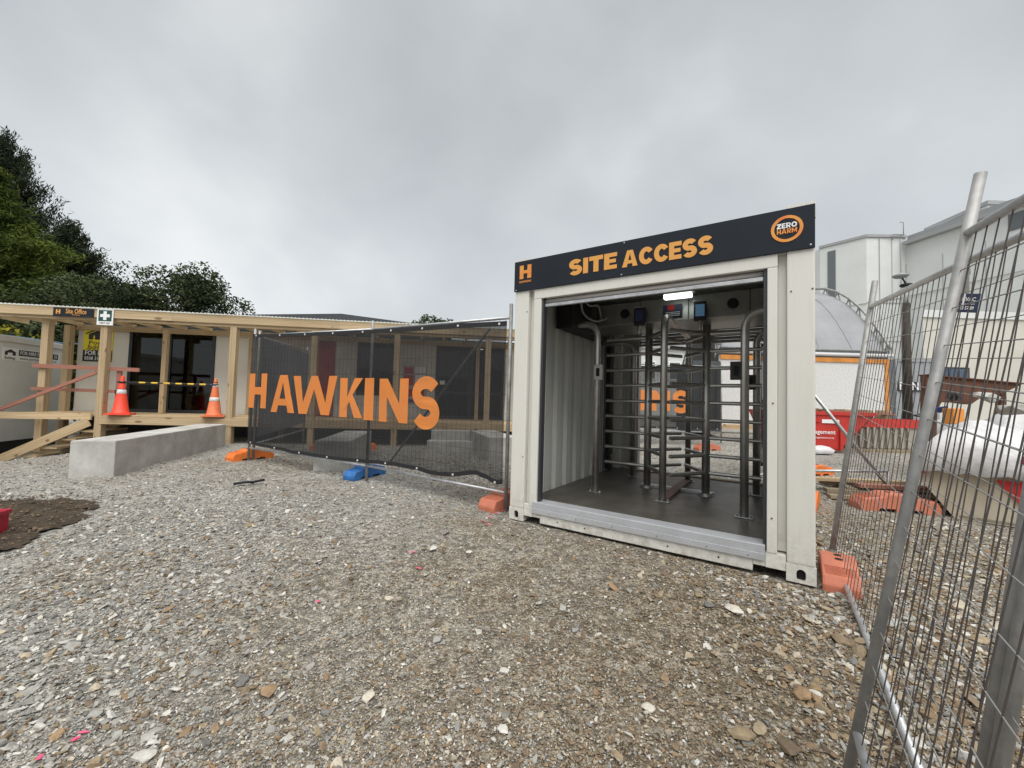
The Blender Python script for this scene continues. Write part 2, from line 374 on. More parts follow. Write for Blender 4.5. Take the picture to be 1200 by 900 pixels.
# ---- letters: outline polygons in a box of height 1
def arc(cx, cy, rx, ry, a0, a1, n):
    return [(cx+rx*math.cos(math.radians(a0+(a1-a0)*i/n)), cy+ry*math.sin(math.radians(a0+(a1-a0)*i/n))) for i in range(n+1)]
def ribbon(path, t):
    P = [Vector((*p, 0)) for p in path]; L, R_ = [], []
    for i, p in enumerate(P):
        d = (P[min(i+1, len(P)-1)]-P[max(i-1, 0)]).normalized(); nn = Vector((-d.y, d.x, 0))*t/2
        L.append((p+nn)[:2]); R_.append((p-nn)[:2])
    return L+R_[::-1]
def glyph(ch, w, t):
    h = 1.
    if ch == 'H': return [[(0, 0), (t, 0), (t, .5-t*.45), (w-t, .5-t*.45), (w-t, 0), (w, 0), (w, 1), (w-t, 1), (w-t, .5+t*.45), (t, .5+t*.45), (t, 1), (0, 1)]]
    if ch == 'I': return [[(0, 0), (w, 0), (w, 1), (0, 1)]]
    if ch == 'T': return [[(w/2-t/2, 0), (w/2+t/2, 0), (w/2+t/2, 1-t), (w, 1-t), (w, 1), (0, 1), (0, 1-t), (w/2-t/2, 1-t)]]
    if ch == 'E': return [[(0, 0), (w, 0), (w, t*.9), (t, t*.9), (t, .5-t*.42), (w*.92, .5-t*.42), (w*.92, .5+t*.42), (t, .5+t*.42), (t, 1-t*.9), (w, 1-t*.9), (w, 1), (0, 1)]]
    if ch == 'A':
        k = .5*t/w*1.05; m_ = w/2
        yb, yt = .19, .19+t*.75
        xi = lambda y, s: m_+s*(m_-t*1.02)*(1-y/(.96)) if y < .9 else m_
        # outer with inner leg cut, hole above the crossbar
        xo = t*1.05
        def inner(y): return xo+(m_-xo)*y/.86
        return [[(0, 0), (xo, 0), (inner(yb), yb), (w-inner(yb), yb), (w-xo, 0), (w, 0), (m_+t*.62, 1), (m_-t*.62, 1)],
                [(inner(yt), yt), (m_, .80), (w-inner(yt), yt)]]
    if ch == 'W':
        q = w/4
        return [[(0, 1), (q-t*.55, 0), (q+t*.55, 0), (2*q, .66), (3*q-t*.55, 0), (3*q+t*.55, 0), (w, 1), (w-t*1.05, 1), (3*q, .30), (2*q+t*.42, 1), (2*q-t*.42, 1), (q, .30), (t*1.05, 1)]]
    if ch == 'K': return [[(0, 0), (t, 0), (t, .28), (t+.10*w, .40), (w-t*1.15, 0), (w, 0), (t*.95+.24*w, .58), (w*.97, 1), (w*.97-t*1.15, 1), (t, .50), (t, 1), (0, 1)]]
    if ch == 'N': return [[(0, 0), (t, 0), (t, .58), (w-t, 0), (w, 0), (w, 1), (w-t, 1), (w-t, .42), (t, 1), (0, 1)]]
    if ch == 'Z': return [[(0, 0), (w, 0), (w, t), (t*1.5, t), (w, 1-t), (w, 1), (0, 1), (0, 1-t), (w-t*1.5, 1-t), (0, t)]]
    if ch == 'M': return [[(0, 0), (t, 0), (t, .52), (w/2, .05), (w-t, .52), (w-t, 0), (w, 0), (w, 1), (w-t, 1), (w/2, .42), (t, 1), (0, 1)]]
    if ch == 'O': return [arc(w/2, .5, w/2, .52, 0, 345, 23), arc(w/2, .5, w/2-t, .52-t, 0, 330, 11)]
    if ch == 'R': return [[(0, 0), (t, 0), (t, .33), (w*.45, .33), (w-t*1.1, 0), (w, 0), (w*.76, .38)]+arc(w-.32, .68, .32, .32, -65, 90, 8)+[(0, 1)],
                          [(t, .33+t*.8), (w-.32, .33+t*.8)]+arc(w-.32, .68, .32-t*.85, .35-t*.85, -80, 90, 6)+[(t, 1-t*.85)]]
    if ch == 'S':
        rx, ry = (w-t)/2, (1-t)/4+.01
        up = arc(w/2, .5+ry, rx, ry+.01, 28, 250, 22); lo = arc(w/2, .5-ry, rx, ry+.01, 70, -152, 22)
        return [ribbon(up+lo, t)]
    if ch == 'C': return [ribbon(arc(w/2+.03, .5, (w-t)/2, .52-t/2, 33, 327, 20), t)]
def glyph_mesh(bm, ch, w, t, mapf, thick):
    """front face, back rim: mapf(x, y, d) -> point, d = height above the surface"""
    loops = glyph(ch, w, t)
    flat = [p for l in loops for p in l]
    tris = tessellate_polygon([[Vector((*p, 0)) for p in l] for l in loops])
    F = [bm.verts.new(mapf(x, y, thick)) for x, y in flat]; B = [bm.verts.new(mapf(x, y, 0)) for x, y in flat]
    for a in tris:
        try: bm.faces.new([F[i] for i in a])
        except ValueError: pass
    k = 0
    for l in loops:
        n = len(l)
        for i in range(n):
            a, b = k+i, k+(i+1) % n
            try: bm.faces.new((F[a], F[b], B[b], B[a]))
            except ValueError: pass
        k += n
WID = dict(H=.78, I=.30, T=.74, E=.66, A=.92, W=1.3, K=.84, N=.86, Z=.72, M=.98, O=.94, R=.76, S=.74, C=.84)
def word(name, s, h, t, m, parent, mapf, gap=.10, thick=.003, fit=None):
    bm = bmesh.new(); x = 0; items = []
    for ch in s:
        if ch == ' ': x += .34; continue
        w = t if ch == 'I' else WID[ch]; items.append((ch, x, w)); x += w+gap-(.035 if ch == 'C' else 0)
    total = x-gap; sc = (fit/total) if fit else h
    for ch, x0, w in items:
        glyph_mesh(bm, ch, w, t, lambda a, b, d, x0=x0: mapf((x0+a)*sc, b*h, d), thick)
    return from_bm(name, bm, m, parent)
# small print in Blender's own font, made before the scene grows
def text_mesh(s, size, bold=.0, align='CENTER'):
    cu = bpy.data.curves.new('print', 'FONT'); cu.body = s; cu.size = size; cu.align_x = align; cu.align_y = 'CENTER'; cu.offset = bold*size; cu.extrude = .0008; cu.resolution_u = 2
    o = bpy.data.objects.new('print', cu); COL.objects.link(o)
    me = bpy.data.meshes.new_from_object(o.evaluated_get(bpy.context.evaluated_depsgraph_get()))
    bpy.data.objects.remove(o); bpy.data.curves.remove(cu); me.materials.clear()
    return me
def put_text(me, m, parent, M, name='lettering', fit=None):
    me.materials.append(m); o = bpy.data.objects.new(name, me); link(o, parent)
    if fit:
        xs = [v.co.x for v in me.vertices]; k = fit/(max(xs)-min(xs)); M = M @ Matrix.Diagonal((k, 1, 1, 1))
    o.matrix_local = M
    return o
TX = {k: text_mesh(*v) for k, v in dict(
    hawk=('HAWKINS', .03, .02), office=('Site Office', .15, .012), officesub=('Welcome', .04, 0), firstaid=('FIRST AID', .05, .01),
    porta=('Porta', .135, .01), build=('Buildings', .135, .01), tag=('FOR SALE OR HIRE', .07, .0), hire=('FOR HIRE', .16, .012), phone=('0508 31 32 33', .12, .01),
    chire=('FOR HIRE 0508 31 32 33', .12, .01), cweb=('www.portabuildings.co.nz', .09, .002), csub=('Buildings', .09, .01),
    mgmt=('Management', .16, .012), mweb=('www.management.co.nz', .07, .002), bline=('BLINE', .55, .02),
    vac=('HOBEVAC', .05, .02), vsub=('HIRE FENCING', .016, .0), vnum=('0800 23 57 89', .042, .02), notice=('NO ENTRY', .03, .0)).items()}
RX90 = Matrix.Rotation(PI/2, 4, 'X')

# ------------------------------------------------------------------ ground
def sstep(a, b, x):
    t = min(1, max(0, (x-a)/(b-a))); return t*t*(3-2*t)
CO = Vector((.00969, 4.05115, 0)); YAW = -.587599
DU = Vector((math.cos(YAW), math.sin(YAW), 0)); DV = Vector((-DU.y, DU.x, 0))
SOIL = [(-9.0, 4.35), (-7, 4.45), (-5.4, 4.42), (-4.75, 4.5), (-4.35, 4.38), (-4.15, 4.05), (-4.0, 3.7), (-3.86, 3.2), (-4.3, 2.6), (-5.2, 2.2), (-9, 2.0)]
def in_poly(x, y, P):
    c = False; j = len(P)-1
    for i in range(len(P)):
        if (P[i][1] > y) != (P[j][1] > y) and x < (P[j][0]-P[i][0])*(y-P[i][1])/(P[j][1]-P[i][1])+P[i][0]: c = not c
        j = i
    return c
def g(x, y):
    z = 0.
    q = Vector((x, y, 0))-CO; u, v = q.dot(DU), q.dot(DV)
    z -= .20*sstep(3.8, 1.7, y+.6*max(0, x))
    z += .05*sstep(1.2, .2, math.hypot((x+4.4)/1.6, (y-6.6)/1.0))
    z -= .42*sstep(-7.6, -10.2, x)*sstep(3, 7.5, y)
    z -= .10*sstep(-2.2, -4.2, x)*sstep(5.2, 3.8, y)
    z += .33*sstep(10.8, 15.5, y)*sstep(-2, 3, x)
    near = sstep(14, 9, math.hypot(x, y))
    z += near*(.020*noise.noise((x*.7, y*.7, 3.1))+.010*noise.noise((x*2.3, y*2.3, 7.7)))
    inside = 0 <= u <= 2.44 and 0 <= v <= 3.0
    if -.35 < u < 2.8 and -.3 < v < 3.3: z = min(z, -.012) if inside else z*.7-.008
    return z
def brown(x, y):
    b = .25*sstep(-.5, .6, noise.noise((x*.6+4, y*.6, 1.3)))
    b += .55*sstep(-1.6, .9, x)*sstep(7, 4, y)
    b += .25*sstep(-2.3, -.4, x+.6*noise.noise((x, y, 9)))*sstep(4.4, 2.6, y)
    b += .35*sstep(.9, 0, math.hypot((x+2.9)/1.0, (y-2.9)/.5))
    b += .30*sstep(1.0, 0, math.hypot((x+4.3)/1.8, (y-6.5)/.8))
    b += .5*sstep(.7, 0, math.hypot((x+.3)/.6, (y-3.9)/.4))
    return min(1, b)
def axis(near0, near1, step, far, k=1.35):
    a = list(np.arange(near0, near1+step/2, step)); d = step
    hi = []; p = a[-1]
    while p < far: d *= k; p += d; hi.append(p)
    lo = []; p = a[0]; d = step
    while p > -far: d *= k; p -= d; lo.append(p)
    return lo[::-1]+a+hi
gx, gy_ = axis(-11, 9, .11, 900), axis(-1, 13, .11, 900)
gv = [(x, y, g(x, y)-.004) for y in gy_ for x in gx]
nx = len(gx)
gf = [(j*nx+i, j*nx+i+1, (j+1)*nx+i+1, (j+1)*nx+i) for j in range(len(gy_)-1) for i in range(nx-1)]

def gravel_mat():
    m = bpy.data.materials.new('loose_gravel'); m.use_nodes = True; t = m.node_tree; b = t.nodes['Principled BSDF']; b.inputs['Roughness'].default_value = .92; b.inputs['Specular IOR Level'].default_value = .25
    tcn = N(t, 'ShaderNodeTexCoord'); at_ = N(t, 'ShaderNodeAttribute', attribute_name='brown')
    ns = N(t, 'ShaderNodeTexNoise'); ns.inputs['Scale'].default_value = 1.3; ns.inputs['Detail'].default_value = 8; ns.inputs['Roughness'].default_value = .7
    lk(t, tcn.outputs['Object'], ns.inputs['Vector'])
    v1 = N(t, 'ShaderNodeTexVoronoi'); v1.inputs['Scale'].default_value = 62
    v2 = N(t, 'ShaderNodeTexVoronoi'); v2.inputs['Scale'].default_value = 150
    v3 = N(t, 'ShaderNodeTexVoronoi'); v3.inputs['Scale'].default_value = 24
    for v in (v1, v2, v3): lk(t, tcn.outputs['Object'], v.inputs['Vector'])
    # value per pebble
    def sep(v):
        s = N(t, 'ShaderNodeSeparateColor'); lk(t, v.outputs['Color'], s.inputs[0]); return s.outputs[0]
    a = N(t, 'ShaderNodeMath', operation='ADD'); lk(t, sep(v1), a.inputs[0]); lk(t, sep(v2), a.inputs[1])
    a2 = N(t, 'ShaderNodeMath', operation='ADD'); lk(t, a.outputs[0], a2.inputs[0]); lk(t, sep(v3), a2.inputs[1])
    dv = N(t, 'ShaderNodeMath', operation='DIVIDE'); dv.inputs[1].default_value = 3; lk(t, a2.outputs[0], dv.inputs[0])
    rg = N(t, 'ShaderNodeValToRGB'); rb = N(t, 'ShaderNodeValToRGB')
    for r, cs in ((rg, ((.15, .147, .134), (.30, .29, .262), (.54, .525, .475))), (rb, ((.075, .061, .043), (.185, .153, .108), (.42, .37, .29)))):  # tones lowered so ground in the gaps between stones looks shaded
        r.color_ramp.elements[0].position = .2; r.color_ramp.elements[1].position = .82
        r.color_ramp.elements[0].color = (*cs[0], 1); r.color_ramp.elements[1].color = (*cs[2], 1)
        q = r.color_ramp.elements.new(.5); q.color = (*cs[1], 1)
        lk(t, dv.outputs[0], r.inputs[0])
    fa = N(t, 'ShaderNodeMath', operation='MULTIPLY_ADD'); fa.inputs[1].default_value = 1.0
    mr = N(t, 'ShaderNodeMapRange'); mr.inputs[1].default_value = .35; mr.inputs[2].default_value = .65; mr.inputs[3].default_value = -.25; mr.inputs[4].default_value = .3
    lk(t, ns.outputs[0], mr.inputs[0]); lk(t, at_.outputs['Fac'], fa.inputs[0]); lk(t, mr.outputs[0], fa.inputs[2]); fa.use_clamp = True
    mxn = N(t, 'ShaderNodeMix', data_type='RGBA'); lk(t, fa.outputs[0], mxn.inputs[0]); lk(t, rg.outputs[0], mxn.inputs[6]); lk(t, rb.outputs[0], mxn.inputs[7])
    lk(t, mxn.outputs[2], b.inputs['Base Color'])
    s1 = N(t, 'ShaderNodeMath', operation='MULTIPLY'); s1.inputs[1].default_value = -1.0; lk(t, v1.outputs['Distance'], s1.inputs[0])
    s2 = N(t, 'ShaderNodeMath', operation='MULTIPLY_ADD'); s2.inputs[1].default_value = -.5; lk(t, v2.outputs['Distance'], s2.inputs[0]); lk(t, s1.outputs[0], s2.inputs[2])
    bp = N(t, 'ShaderNodeBump'); bp.inputs['Strength'].default_value = .9; bp.inputs['Distance'].default_value = .012
    lk(t, s2.outputs[0], bp.inputs['Height']); lk(t, bp.outputs[0], b.inputs['Normal'])
    return m
ground = structure(mesh_obj('ground', gv, gf, gravel_mat(), smooth=True))
ca = ground.data.attributes.new('brown', 'FLOAT', 'POINT')
ca.data.foreach_set('value', np.array([brown(x, y) if abs(x) < 14 and abs(y) < 16 else .3 for x, y, z in gv], dtype=np.float32))

# dug soil patch: a shallow bed a little above the gravel sheet's depressed edge
sv, sf, idx = [], [], {}
st = .045
def edge_dist(x, y):
    best = 9
    for (ax, ay), (bx, by) in zip(SOIL, SOIL[1:]+SOIL[:1]):
        dx_, dy_ = bx-ax, by-ay; t_ = max(0, min(1, ((x-ax)*dx_+(y-ay)*dy_)/(dx_*dx_+dy_*dy_))); best = min(best, math.hypot(x-ax-dx_*t_, y-ay-dy_*t_))
    return best
for j in range(int((4.6-1.9)/st)+1):
    for i in range(int((9.0-3.8)/st)+1):
        x, y = -9.0+i*st, 1.9+j*st
        if in_poly(x+.13*noise.noise((x*6, y*6, 0)), y+.13*noise.noise((x*6, y*6, 5)), SOIL):
            idx[i, j] = len(sv); sv.append((x, y, g(x, y)+.006+min(1, edge_dist(x, y)/.22)*(.07*abs(noise.noise((x*5, y*5, 2)))+.04*abs(noise.noise((x*13, y*13, 6)))+.01)))
for (i, j), k in idx.items():
    q = [idx.get((i+1, j)), idx.get((i+1, j+1)), idx.get((i, j+1))]
    if None not in q: sf.append((k, *q))
SOILM = mat('damp_soil', (.070, .050, .030), .95, col2=(.026, .019, .012), vscale=9, bump=.9, bscale=45)
structure(mesh_obj('soil', sv, sf, SOILM))

# ---- stones: crushed rock shapes
STONES = []
def rock_mesh(seed, n=13, flat=.62):
    r = random.Random(seed); bm = bmesh.new()
    for _ in range(n):
        v = Vector((r.gauss(0, 1), r.gauss(0, 1), r.gauss(0, 1))).normalized()*r.uniform(.75, 1.)
        bm.verts.new((v.x*.5, v.y*.5*r.uniform(.7, .95), v.z*.5*flat))
    bmesh.ops.convex_hull(bm, input=bm.verts)
    for v in [v for v in bm.verts if not v.link_faces]: bm.verts.remove(v)
    me = bpy.data.meshes.new('stone'); bmesh.ops.recalc_face_normals(bm, faces=bm.faces); bm.to_mesh(me); bm.free()
    return me
def stone_mat(name, instancer):
    m = bpy.data.materials.new(name); m.use_nodes = True; t = m.node_tree; b = t.nodes['Principled BSDF']; b.inputs['Roughness'].default_value = .88; b.inputs['Specular IOR Level'].default_value = .3
    if instancer:
        a = N(t, 'ShaderNodeAttribute', attribute_name='tint'); a.attribute_type = 'INSTANCER'; src = a.outputs['Fac']
    else:
        a = N(t, 'ShaderNodeAttribute', attribute_name='tint'); a.attribute_type = 'OBJECT'; src = a.outputs['Fac']
    r = N(t, 'ShaderNodeValToRGB'); el = r.color_ramp.elements
    for p, c in ((.0, (.125, .122, .115)), (.2, (.228, .222, .205)), (.36, (.35, .342, .312)), (.47, (.58, .565, .52)), (.53, (.50, .45, .36)), (.64, (.30, .235, .15)), (.78, (.165, .125, .085)), (.9, (.30, .205, .12)), (1., (.115, .09, .066))):
        if p in (0., 1.): q = el[0 if p == 0 else len(el)-1]
        else: q = el.new(p)
        q.color = (*c, 1)
    lk(t, src, r.inputs[0])
    tcn = N(t, 'ShaderNodeTexCoord'); nn = N(t, 'ShaderNodeTexNoise'); nn.inputs['Scale'].default_value = 4; nn.inputs['Detail'].default_value = 6; nn.inputs['Roughness'].default_value = .7
    lk(t, tcn.outputs['Object'], nn.inputs['Vector'])
    mr = N(t, 'ShaderNodeMapRange'); mr.inputs[1].default_value = .3; mr.inputs[2].default_value = .7; mr.inputs[3].default_value = .72; mr.inputs[4].default_value = 1.22
    lk(t, nn.outputs[0], mr.inputs[0])
    hs = N(t, 'ShaderNodeHueSaturation'); lk(t, mr.outputs[0], hs.inputs['Value']); lk(t, r.outputs[0], hs.inputs['Color']); lk(t, hs.outputs[0], b.inputs['Base Color'])
    return m
SM_O, SM_I = stone_mat('crushed_rock', False), stone_mat('crushed_rock_loose', True)
rs = random.Random(11)
def blocked(x, y):
    q = Vector((x, y, 0))-CO; u, v = q.dot(DU), q.dot(DV)
    if -.02 < u < 2.46 and -.02 < v < 3.0: return True
    return x > -8.5 and in_poly(x+rs.gauss(0, .10), y+rs.gauss(0, .10), SOIL)
def tint_at(x, y, r):
    if x < -3.7 and in_poly(x, y, SOIL): return r.choice((.80, .82, 1., 1., 1., .98))
    b = brown(x, y)
    if r.random() < .12+.62*b: return r.choice((r.uniform(.5, .7), r.uniform(.6, .85), r.uniform(.75, 1.)))
    return .47 if r.random() < .07 else min(.48, max(.04, r.gauss(.30, .11)))
pts = []
def scatter(n, r0, r1, s0, s1, power, cond=None):
    k = 0; tries = 0
    while k < n and tries < n*6:
        tries += 1
        rad = r0*(r1/r0)**rs.random() if power == 0 else r0+(r1-r0)*rs.random()**power
        a = rs.uniform(-.98, .98); x, y = rad*math.sin(a), rad*math.cos(a)
        if blocked(x, y) or (cond and rs.random() > cond(x, y)): continue
        s = s0*(s1/s0)**(rs.random()**1.7)
        pts.append((x, y, s)); k += 1
coarse = lambda x, y: min(1, .10+.9*sstep(.9, 2.0, x)*sstep(5, 3, y)+.55*sstep(-.8, -2.4, x)*sstep(5.6, 3.6, y))
scatter(95000, 1.0, 5.5, .005, .017, 0)
scatter(34000, 1.4, 9.5, .010, .030, 0, lambda x, y: .13+.8*coarse(x, y))
scatter(9500, 1.2, 7.5, .022, .060, 0, lambda x, y: coarse(x, y)**1.3)
scatter(16000, 5.0, 15.0, .016, .05, .9)
for _ in range(5200):
    x, y = rs.uniform(-6.5, -3.8), rs.uniform(2.0, 4.5)
    if in_poly(x+rs.gauss(0, .06), y+rs.gauss(0, .06), SOIL): pts.append((x, y, .008*(5**(rs.random()**1.8))))
big = []
for _ in range(4000):
    rad = 1.1*(7.5/1.1)**rs.random(); a = rs.uniform(-.95, .95); x, y = rad*math.sin(a), rad*math.cos(a)
    if blocked(x, y) or rs.random() > coarse(x, y)**1.6: continue
    big.append((x, y, .032*(2.4**(rs.random()**2.0))*(1+.35*sstep(1.0, 1.8, x))))
big = [b_ for b_ in big if math.hypot(b_[0], b_[1]) < 7.2][:300]
def atz(px, py, z):
    r = CF+(px-600)/FPX*CR-(py-450)/FPX*CU
    t = (z-CAMH)/r.z
    return Vector((r.x*t, r.y*t, z))
def foot(px, py, P):
    """the point on the sight line of pixel (px, py) that lies nearest to P"""
    r = (CF+(px-600)/FPX*CR-(py-450)/FPX*CU).normalized(); c = Vector((0, 0, CAMH))
    return c+r*((P-c).dot(r))
protos = []; BIGST = []
for k in range(9):
    me = rock_mesh(100+k, 11+k % 5, (.5, .65, .42)[k % 3])
    me_i = me.copy(); me_i.materials.append(SM_I); me.materials.append(SM_O); STONES.append(me)
    mb_ = rock_mesh(500+k, 34, (.5, .62, .45)[k % 3]); mb_.materials.append(SM_O); BIGST.append(mb_)
    protos.append(bpy.data.objects.new('stone_shape', me_i))
def scatter_object(name, pts, protos):
    n = len(pts); me = bpy.data.meshes.new(name)
    me.from_pydata([(x, y, g(x, y)+s*(.15 if s < .02 else .06)+(.05 if x < -3.7 and in_poly(x, y, SOIL) else 0)) for x, y, s in pts], [], [])
    r = random.Random(5)
    def attr(nm, ty, key, arr):
        a = me.attributes.new(nm, ty, 'POINT'); a.data.foreach_set(key, np.asarray(arr, dtype=np.float32 if ty != 'INT' else np.int32).ravel())
    attr('rot', 'FLOAT_VECTOR', 'vector', [(r.gauss(0, .35), r.gauss(0, .35), r.uniform(0, 6.28)) for _ in range(n)])
    attr('scl', 'FLOAT_VECTOR', 'vector', [(s*r.uniform(.9, 1.5), s, s*r.uniform(.7, 1.1)) for x, y, s in pts])
    attr('tint', 'FLOAT', 'value', [tint_at(x, y, r) for x, y, s in pts])
    attr('pick', 'INT', 'value', [r.randrange(len(protos)) for _ in range(n)])
    o = link(bpy.data.objects.new(name, me))
    t = bpy.data.node_groups.new(name, 'GeometryNodeTree')
    t.interface.new_socket('Geometry', in_out='INPUT', socket_type='NodeSocketGeometry'); t.interface.new_socket('Geometry', in_out='OUTPUT', socket_type='NodeSocketGeometry')
    gi, go = N(t, 'NodeGroupInput'), N(t, 'NodeGroupOutput'); ip = N(t, 'GeometryNodeInstanceOnPoints'); g2i = N(t, 'GeometryNodeGeometryToInstance')
    for p in protos[::-1]:
        oi = N(t, 'GeometryNodeObjectInfo'); oi.inputs['Object'].default_value = p; lk(t, oi.outputs['Geometry'], g2i.inputs[0])
    def named(nm, ty):
        a = N(t, 'GeometryNodeInputNamedAttribute', data_type=ty); a.inputs['Name'].default_value = nm
        return a.outputs['Attribute']
    lk(t, gi.outputs[0], ip.inputs['Points']); lk(t, g2i.outputs[0], ip.inputs['Instance']); ip.inputs['Pick Instance'].default_value = True
    lk(t, named('pick', 'INT'), ip.inputs['Instance Index']); lk(t, named('rot', 'FLOAT_VECTOR'), ip.inputs['Rotation']); lk(t, named('scl', 'FLOAT_VECTOR'), ip.inputs['Scale'])
    lk(t, ip.outputs[0], go.inputs[0])
    md = o.modifiers.new('scatter', 'NODES'); md.node_group = t
    return o
gravel = scatter_object('gravel', pts, protos); stuff(gravel); gravel['label'] = 'loose crushed grey and brown gravel over the site yard'
r_ = random.Random(21)
for x, y, s in big:
    o = bpy.data.objects.new('stone', BIGST[r_.randrange(9)]); link(o, ground)
    o.location = (x, y, g(x, y)+s*.08); o.rotation_euler = (r_.gauss(0, .25), r_.gauss(0, .25), r_.uniform(0, 6.28))
    k = r_.uniform(1., 1.55); o.scale = (s*k, s, s*r_.uniform(.6, .95)); o['tint'] = tint_at(x, y, r_)
# lone pale stones in the middle of the yard
for (px, py, s, tn) in ((760, 818, .06, .5), (560, 792, .045, .93), (590, 832, .05, .45), (591, 773, .05, .44), (830, 727, .075, .06), (632, 882, .05, .44), (507, 657, .08, .46), (432, 796, .07, .52), (632, 711, .05, .36), (940, 818, .09, .9), (925, 865, .095, .78), (890, 845, .07, .62), (860, 733, .10, .5), (985, 770, .09, .7), (870, 850, .10, .66), (316, 790, .09, .9), (170, 860, .075, .42)):
    p = atz(px, py, -.12); o = bpy.data.objects.new('stone', BIGST[int(px) % 9]); link(o, ground)
    o.location = (p.x, p.y, g(p.x, p.y)+s*.15); o.scale = (s*1.2, s, s*.75); o.rotation_euler = (.1, .1, px); o['tint'] = tn
# strokes of pink marking paint on a few stones
for i, (px, py) in enumerate(((98, 852), (88, 860), (48, 880), (575, 612), (582, 607), (590, 604), (566, 617), (573, 621), (483, 650), (491, 664), (97, 556), (105, 557), (372, 715), (330, 547))):
    p = atz(px, py, -.05 if py < 700 else -.17); s = .028 if py > 700 else .035
    me = STONES[i % 9].copy(); me.materials.clear(); me.materials.append(SPRAY)
    o = bpy.data.objects.new('stone', me); link(o, ground); o['label'] = 'stone marked with pink spray paint'
    o.location = (p.x, p.y, g(p.x, p.y)+s*.3); o.scale = (s*1.7, s, s*.6); o.rotation_euler = (0, 0, i)

# ------------------------------------------------------------------ shipping container
K = thing('shipping_container', 'cream painted shipping container converted into a site entrance with open roller door', 'container', CO, YAW)
LEN = 2.99
for u0, u1 in ((0, .16), (2.275, 2.435)):
    for v0, v1 in ((0, .17), (LEN-.17, LEN)):
        prism('corner_post', [(u0, v0), (u1, v0), (u1, v1), (u0, v1)] , .118, 2.473, CREAM, K, 'z', .012)
def casting(u0, u1, v0, v1, z0, z1, face):
    bm = bmesh.new()
    # front plate with a real slot, then the block behind it
    outer = [(u0-.002, z0), (u1+.002, z0), (u1+.002, z1), (u0-.002, z1)]; cu, cz = (u0+u1)/2, (z0+z1)/2-.008
    hole = [(cu+a, cz+b) for a, b in arc(0, .014, .026, .026, 0, 180, 8)+arc(0, -.014, .026, .026, 180, 360, 8)]
    tris = tessellate_polygon([[Vector((*p, 0)) for p in outer], [Vector((*p, 0)) for p in hole]])
    vf = v0-.003 if face < 0 else v1+.003; d = .022*(1 if face < 0 else -1)
    fl = outer+hole; F = [bm.verts.new((a, vf, b)) for a, b in fl]; B = [bm.verts.new((a, vf+d, b)) for a, b in fl]
    for t_ in tris: bm.faces.new([F[i] for i in t_]); bm.faces.new([B[i] for i in t_][::-1])
    for base, n in ((0, 4), (4, len(hole))):
        for i in range(n): a, b = base+i, base+(i+1) % n; bm.faces.new((F[a], F[b], B[b], B[a]))
    if face < 0: bm_box(bm, u0, u1, v0+.06, v1, z0+.001, z1-.001)
    else: bm_box(bm, u0, u1, v0, v1-.06, z0+.001, z1-.001)
    for (a0, a1) in ((u0, u0+.02), (u1-.02, u1)):
        bm_box(bm, a0, a1, v0+.018, v1-.018, z0+.001, z1-.001)
    for (b0, b1) in ((z0+.001, z0+.016), (z1-.016, z1-.001)):
        bm_box(bm, u0+.021, u1-.021, v0+.018, v1-.018, b0, b1)
    c = from_bm('corner_casting', bm, CREAM, K)
    vv = (v0+.026, v0+.034) if face < 0 else (v1-.034, v1-.026)
    if z0 < 1: box('cavity_shade_plate', (u0+.03, u1-.03), vv, (z0+.018, z1-.018), DARKHOLE, c, 0)  # black plate behind the slot paints in the shade of the hollow
    return c
for u0, u1 in ((0, .162), (2.275, 2.437)):
    for v0, v1, f in ((0, .178, -1), (LEN-.178, LEN, 1)):
        casting(u0, u1, v0, v1, 0, .118, f); casting(u0, u1, v0, v1, 2.473, 2.591, f)
def corr(a0, a1, pitch=.278, dep=.034):
    P = []; a = a0
    seq = ((.0, 0), (.38*pitch, 0), (.5*pitch, dep), (.88*pitch, dep), (pitch, 0))
    while a < a1-1e-6:
        for d, b in seq[:-1]:
            if a+d <= a1: P.append((a+d, b))
        a += pitch
    P.append((a1, P[-1][1])); return P
prof = corr(.172, LEN-.172)
sheet_profile('side_wall', prof, .12, 2.475, .004, INNER, K, lambda a, b, w: (.018+b, a, w))
sheet_profile('side_wall', prof, .12, 2.475, .004, CREAM, K, lambda a, b, w: (2.417-b, a, w))
box('roof_panel', (.02, 2.415), (.02, LEN-.02), (2.545, 2.57), CREAM, K)
box('ceiling_panel', (.06, 2.37), (.16, LEN-.16), (2.44, 2.46), INNER, K)
box('floor', (.06, 2.375), (.125, LEN-.13), (.12, .165), RUBBER, K)
for s in (0, 1):
    box('bottom_side_rail', ((.0, .06), (2.375, 2.435))[s], (.18, LEN-.18), (.02, .118), CREAM, K)
    box('top_side_rail', ((.0, .06), (2.375, 2.435))[s], (.18, LEN-.18), (2.478, 2.56), CREAM, K)
# front end
box('front_header', (.163, 2.272), (.03, .16), (2.262, 2.568), CREAM, K)
box('door_head', (.222, 2.222), (.0, .10), (2.168, 2.262), CREAM, K, .006)
for u0, u1 in ((.222, .302), (2.16, 2.222)):
    box('door_jamb', (u0, u1), (.0, .10), (.16, 2.167), CREAM, K, .006)
for u0, u1 in ((.1605, .2215), (2.2225, 2.2745)):
    box('jamb_recess', (u0, u1), (.055, .12), (.172, 2.262), CREAM, K)
for u0, u1 in ((.303, .325), (2.137, 2.159)):
    box('door_track', (u0, u1), (.02, .085), (.208, 2.43), mat('dark_track', (.05, .055, .06), .5, .4), K, .002)
box('front_sill_end', (.163, .262), (.004, .16), (.056, .172), CREAM, K); box('front_sill_end', (2.152, 2.272), (.004, .16), (.056, .160), CREAM, K)
box('bottom_rail', (.343, 2.077), (.006, .12), (.012, .099), CREAM, K, .006)
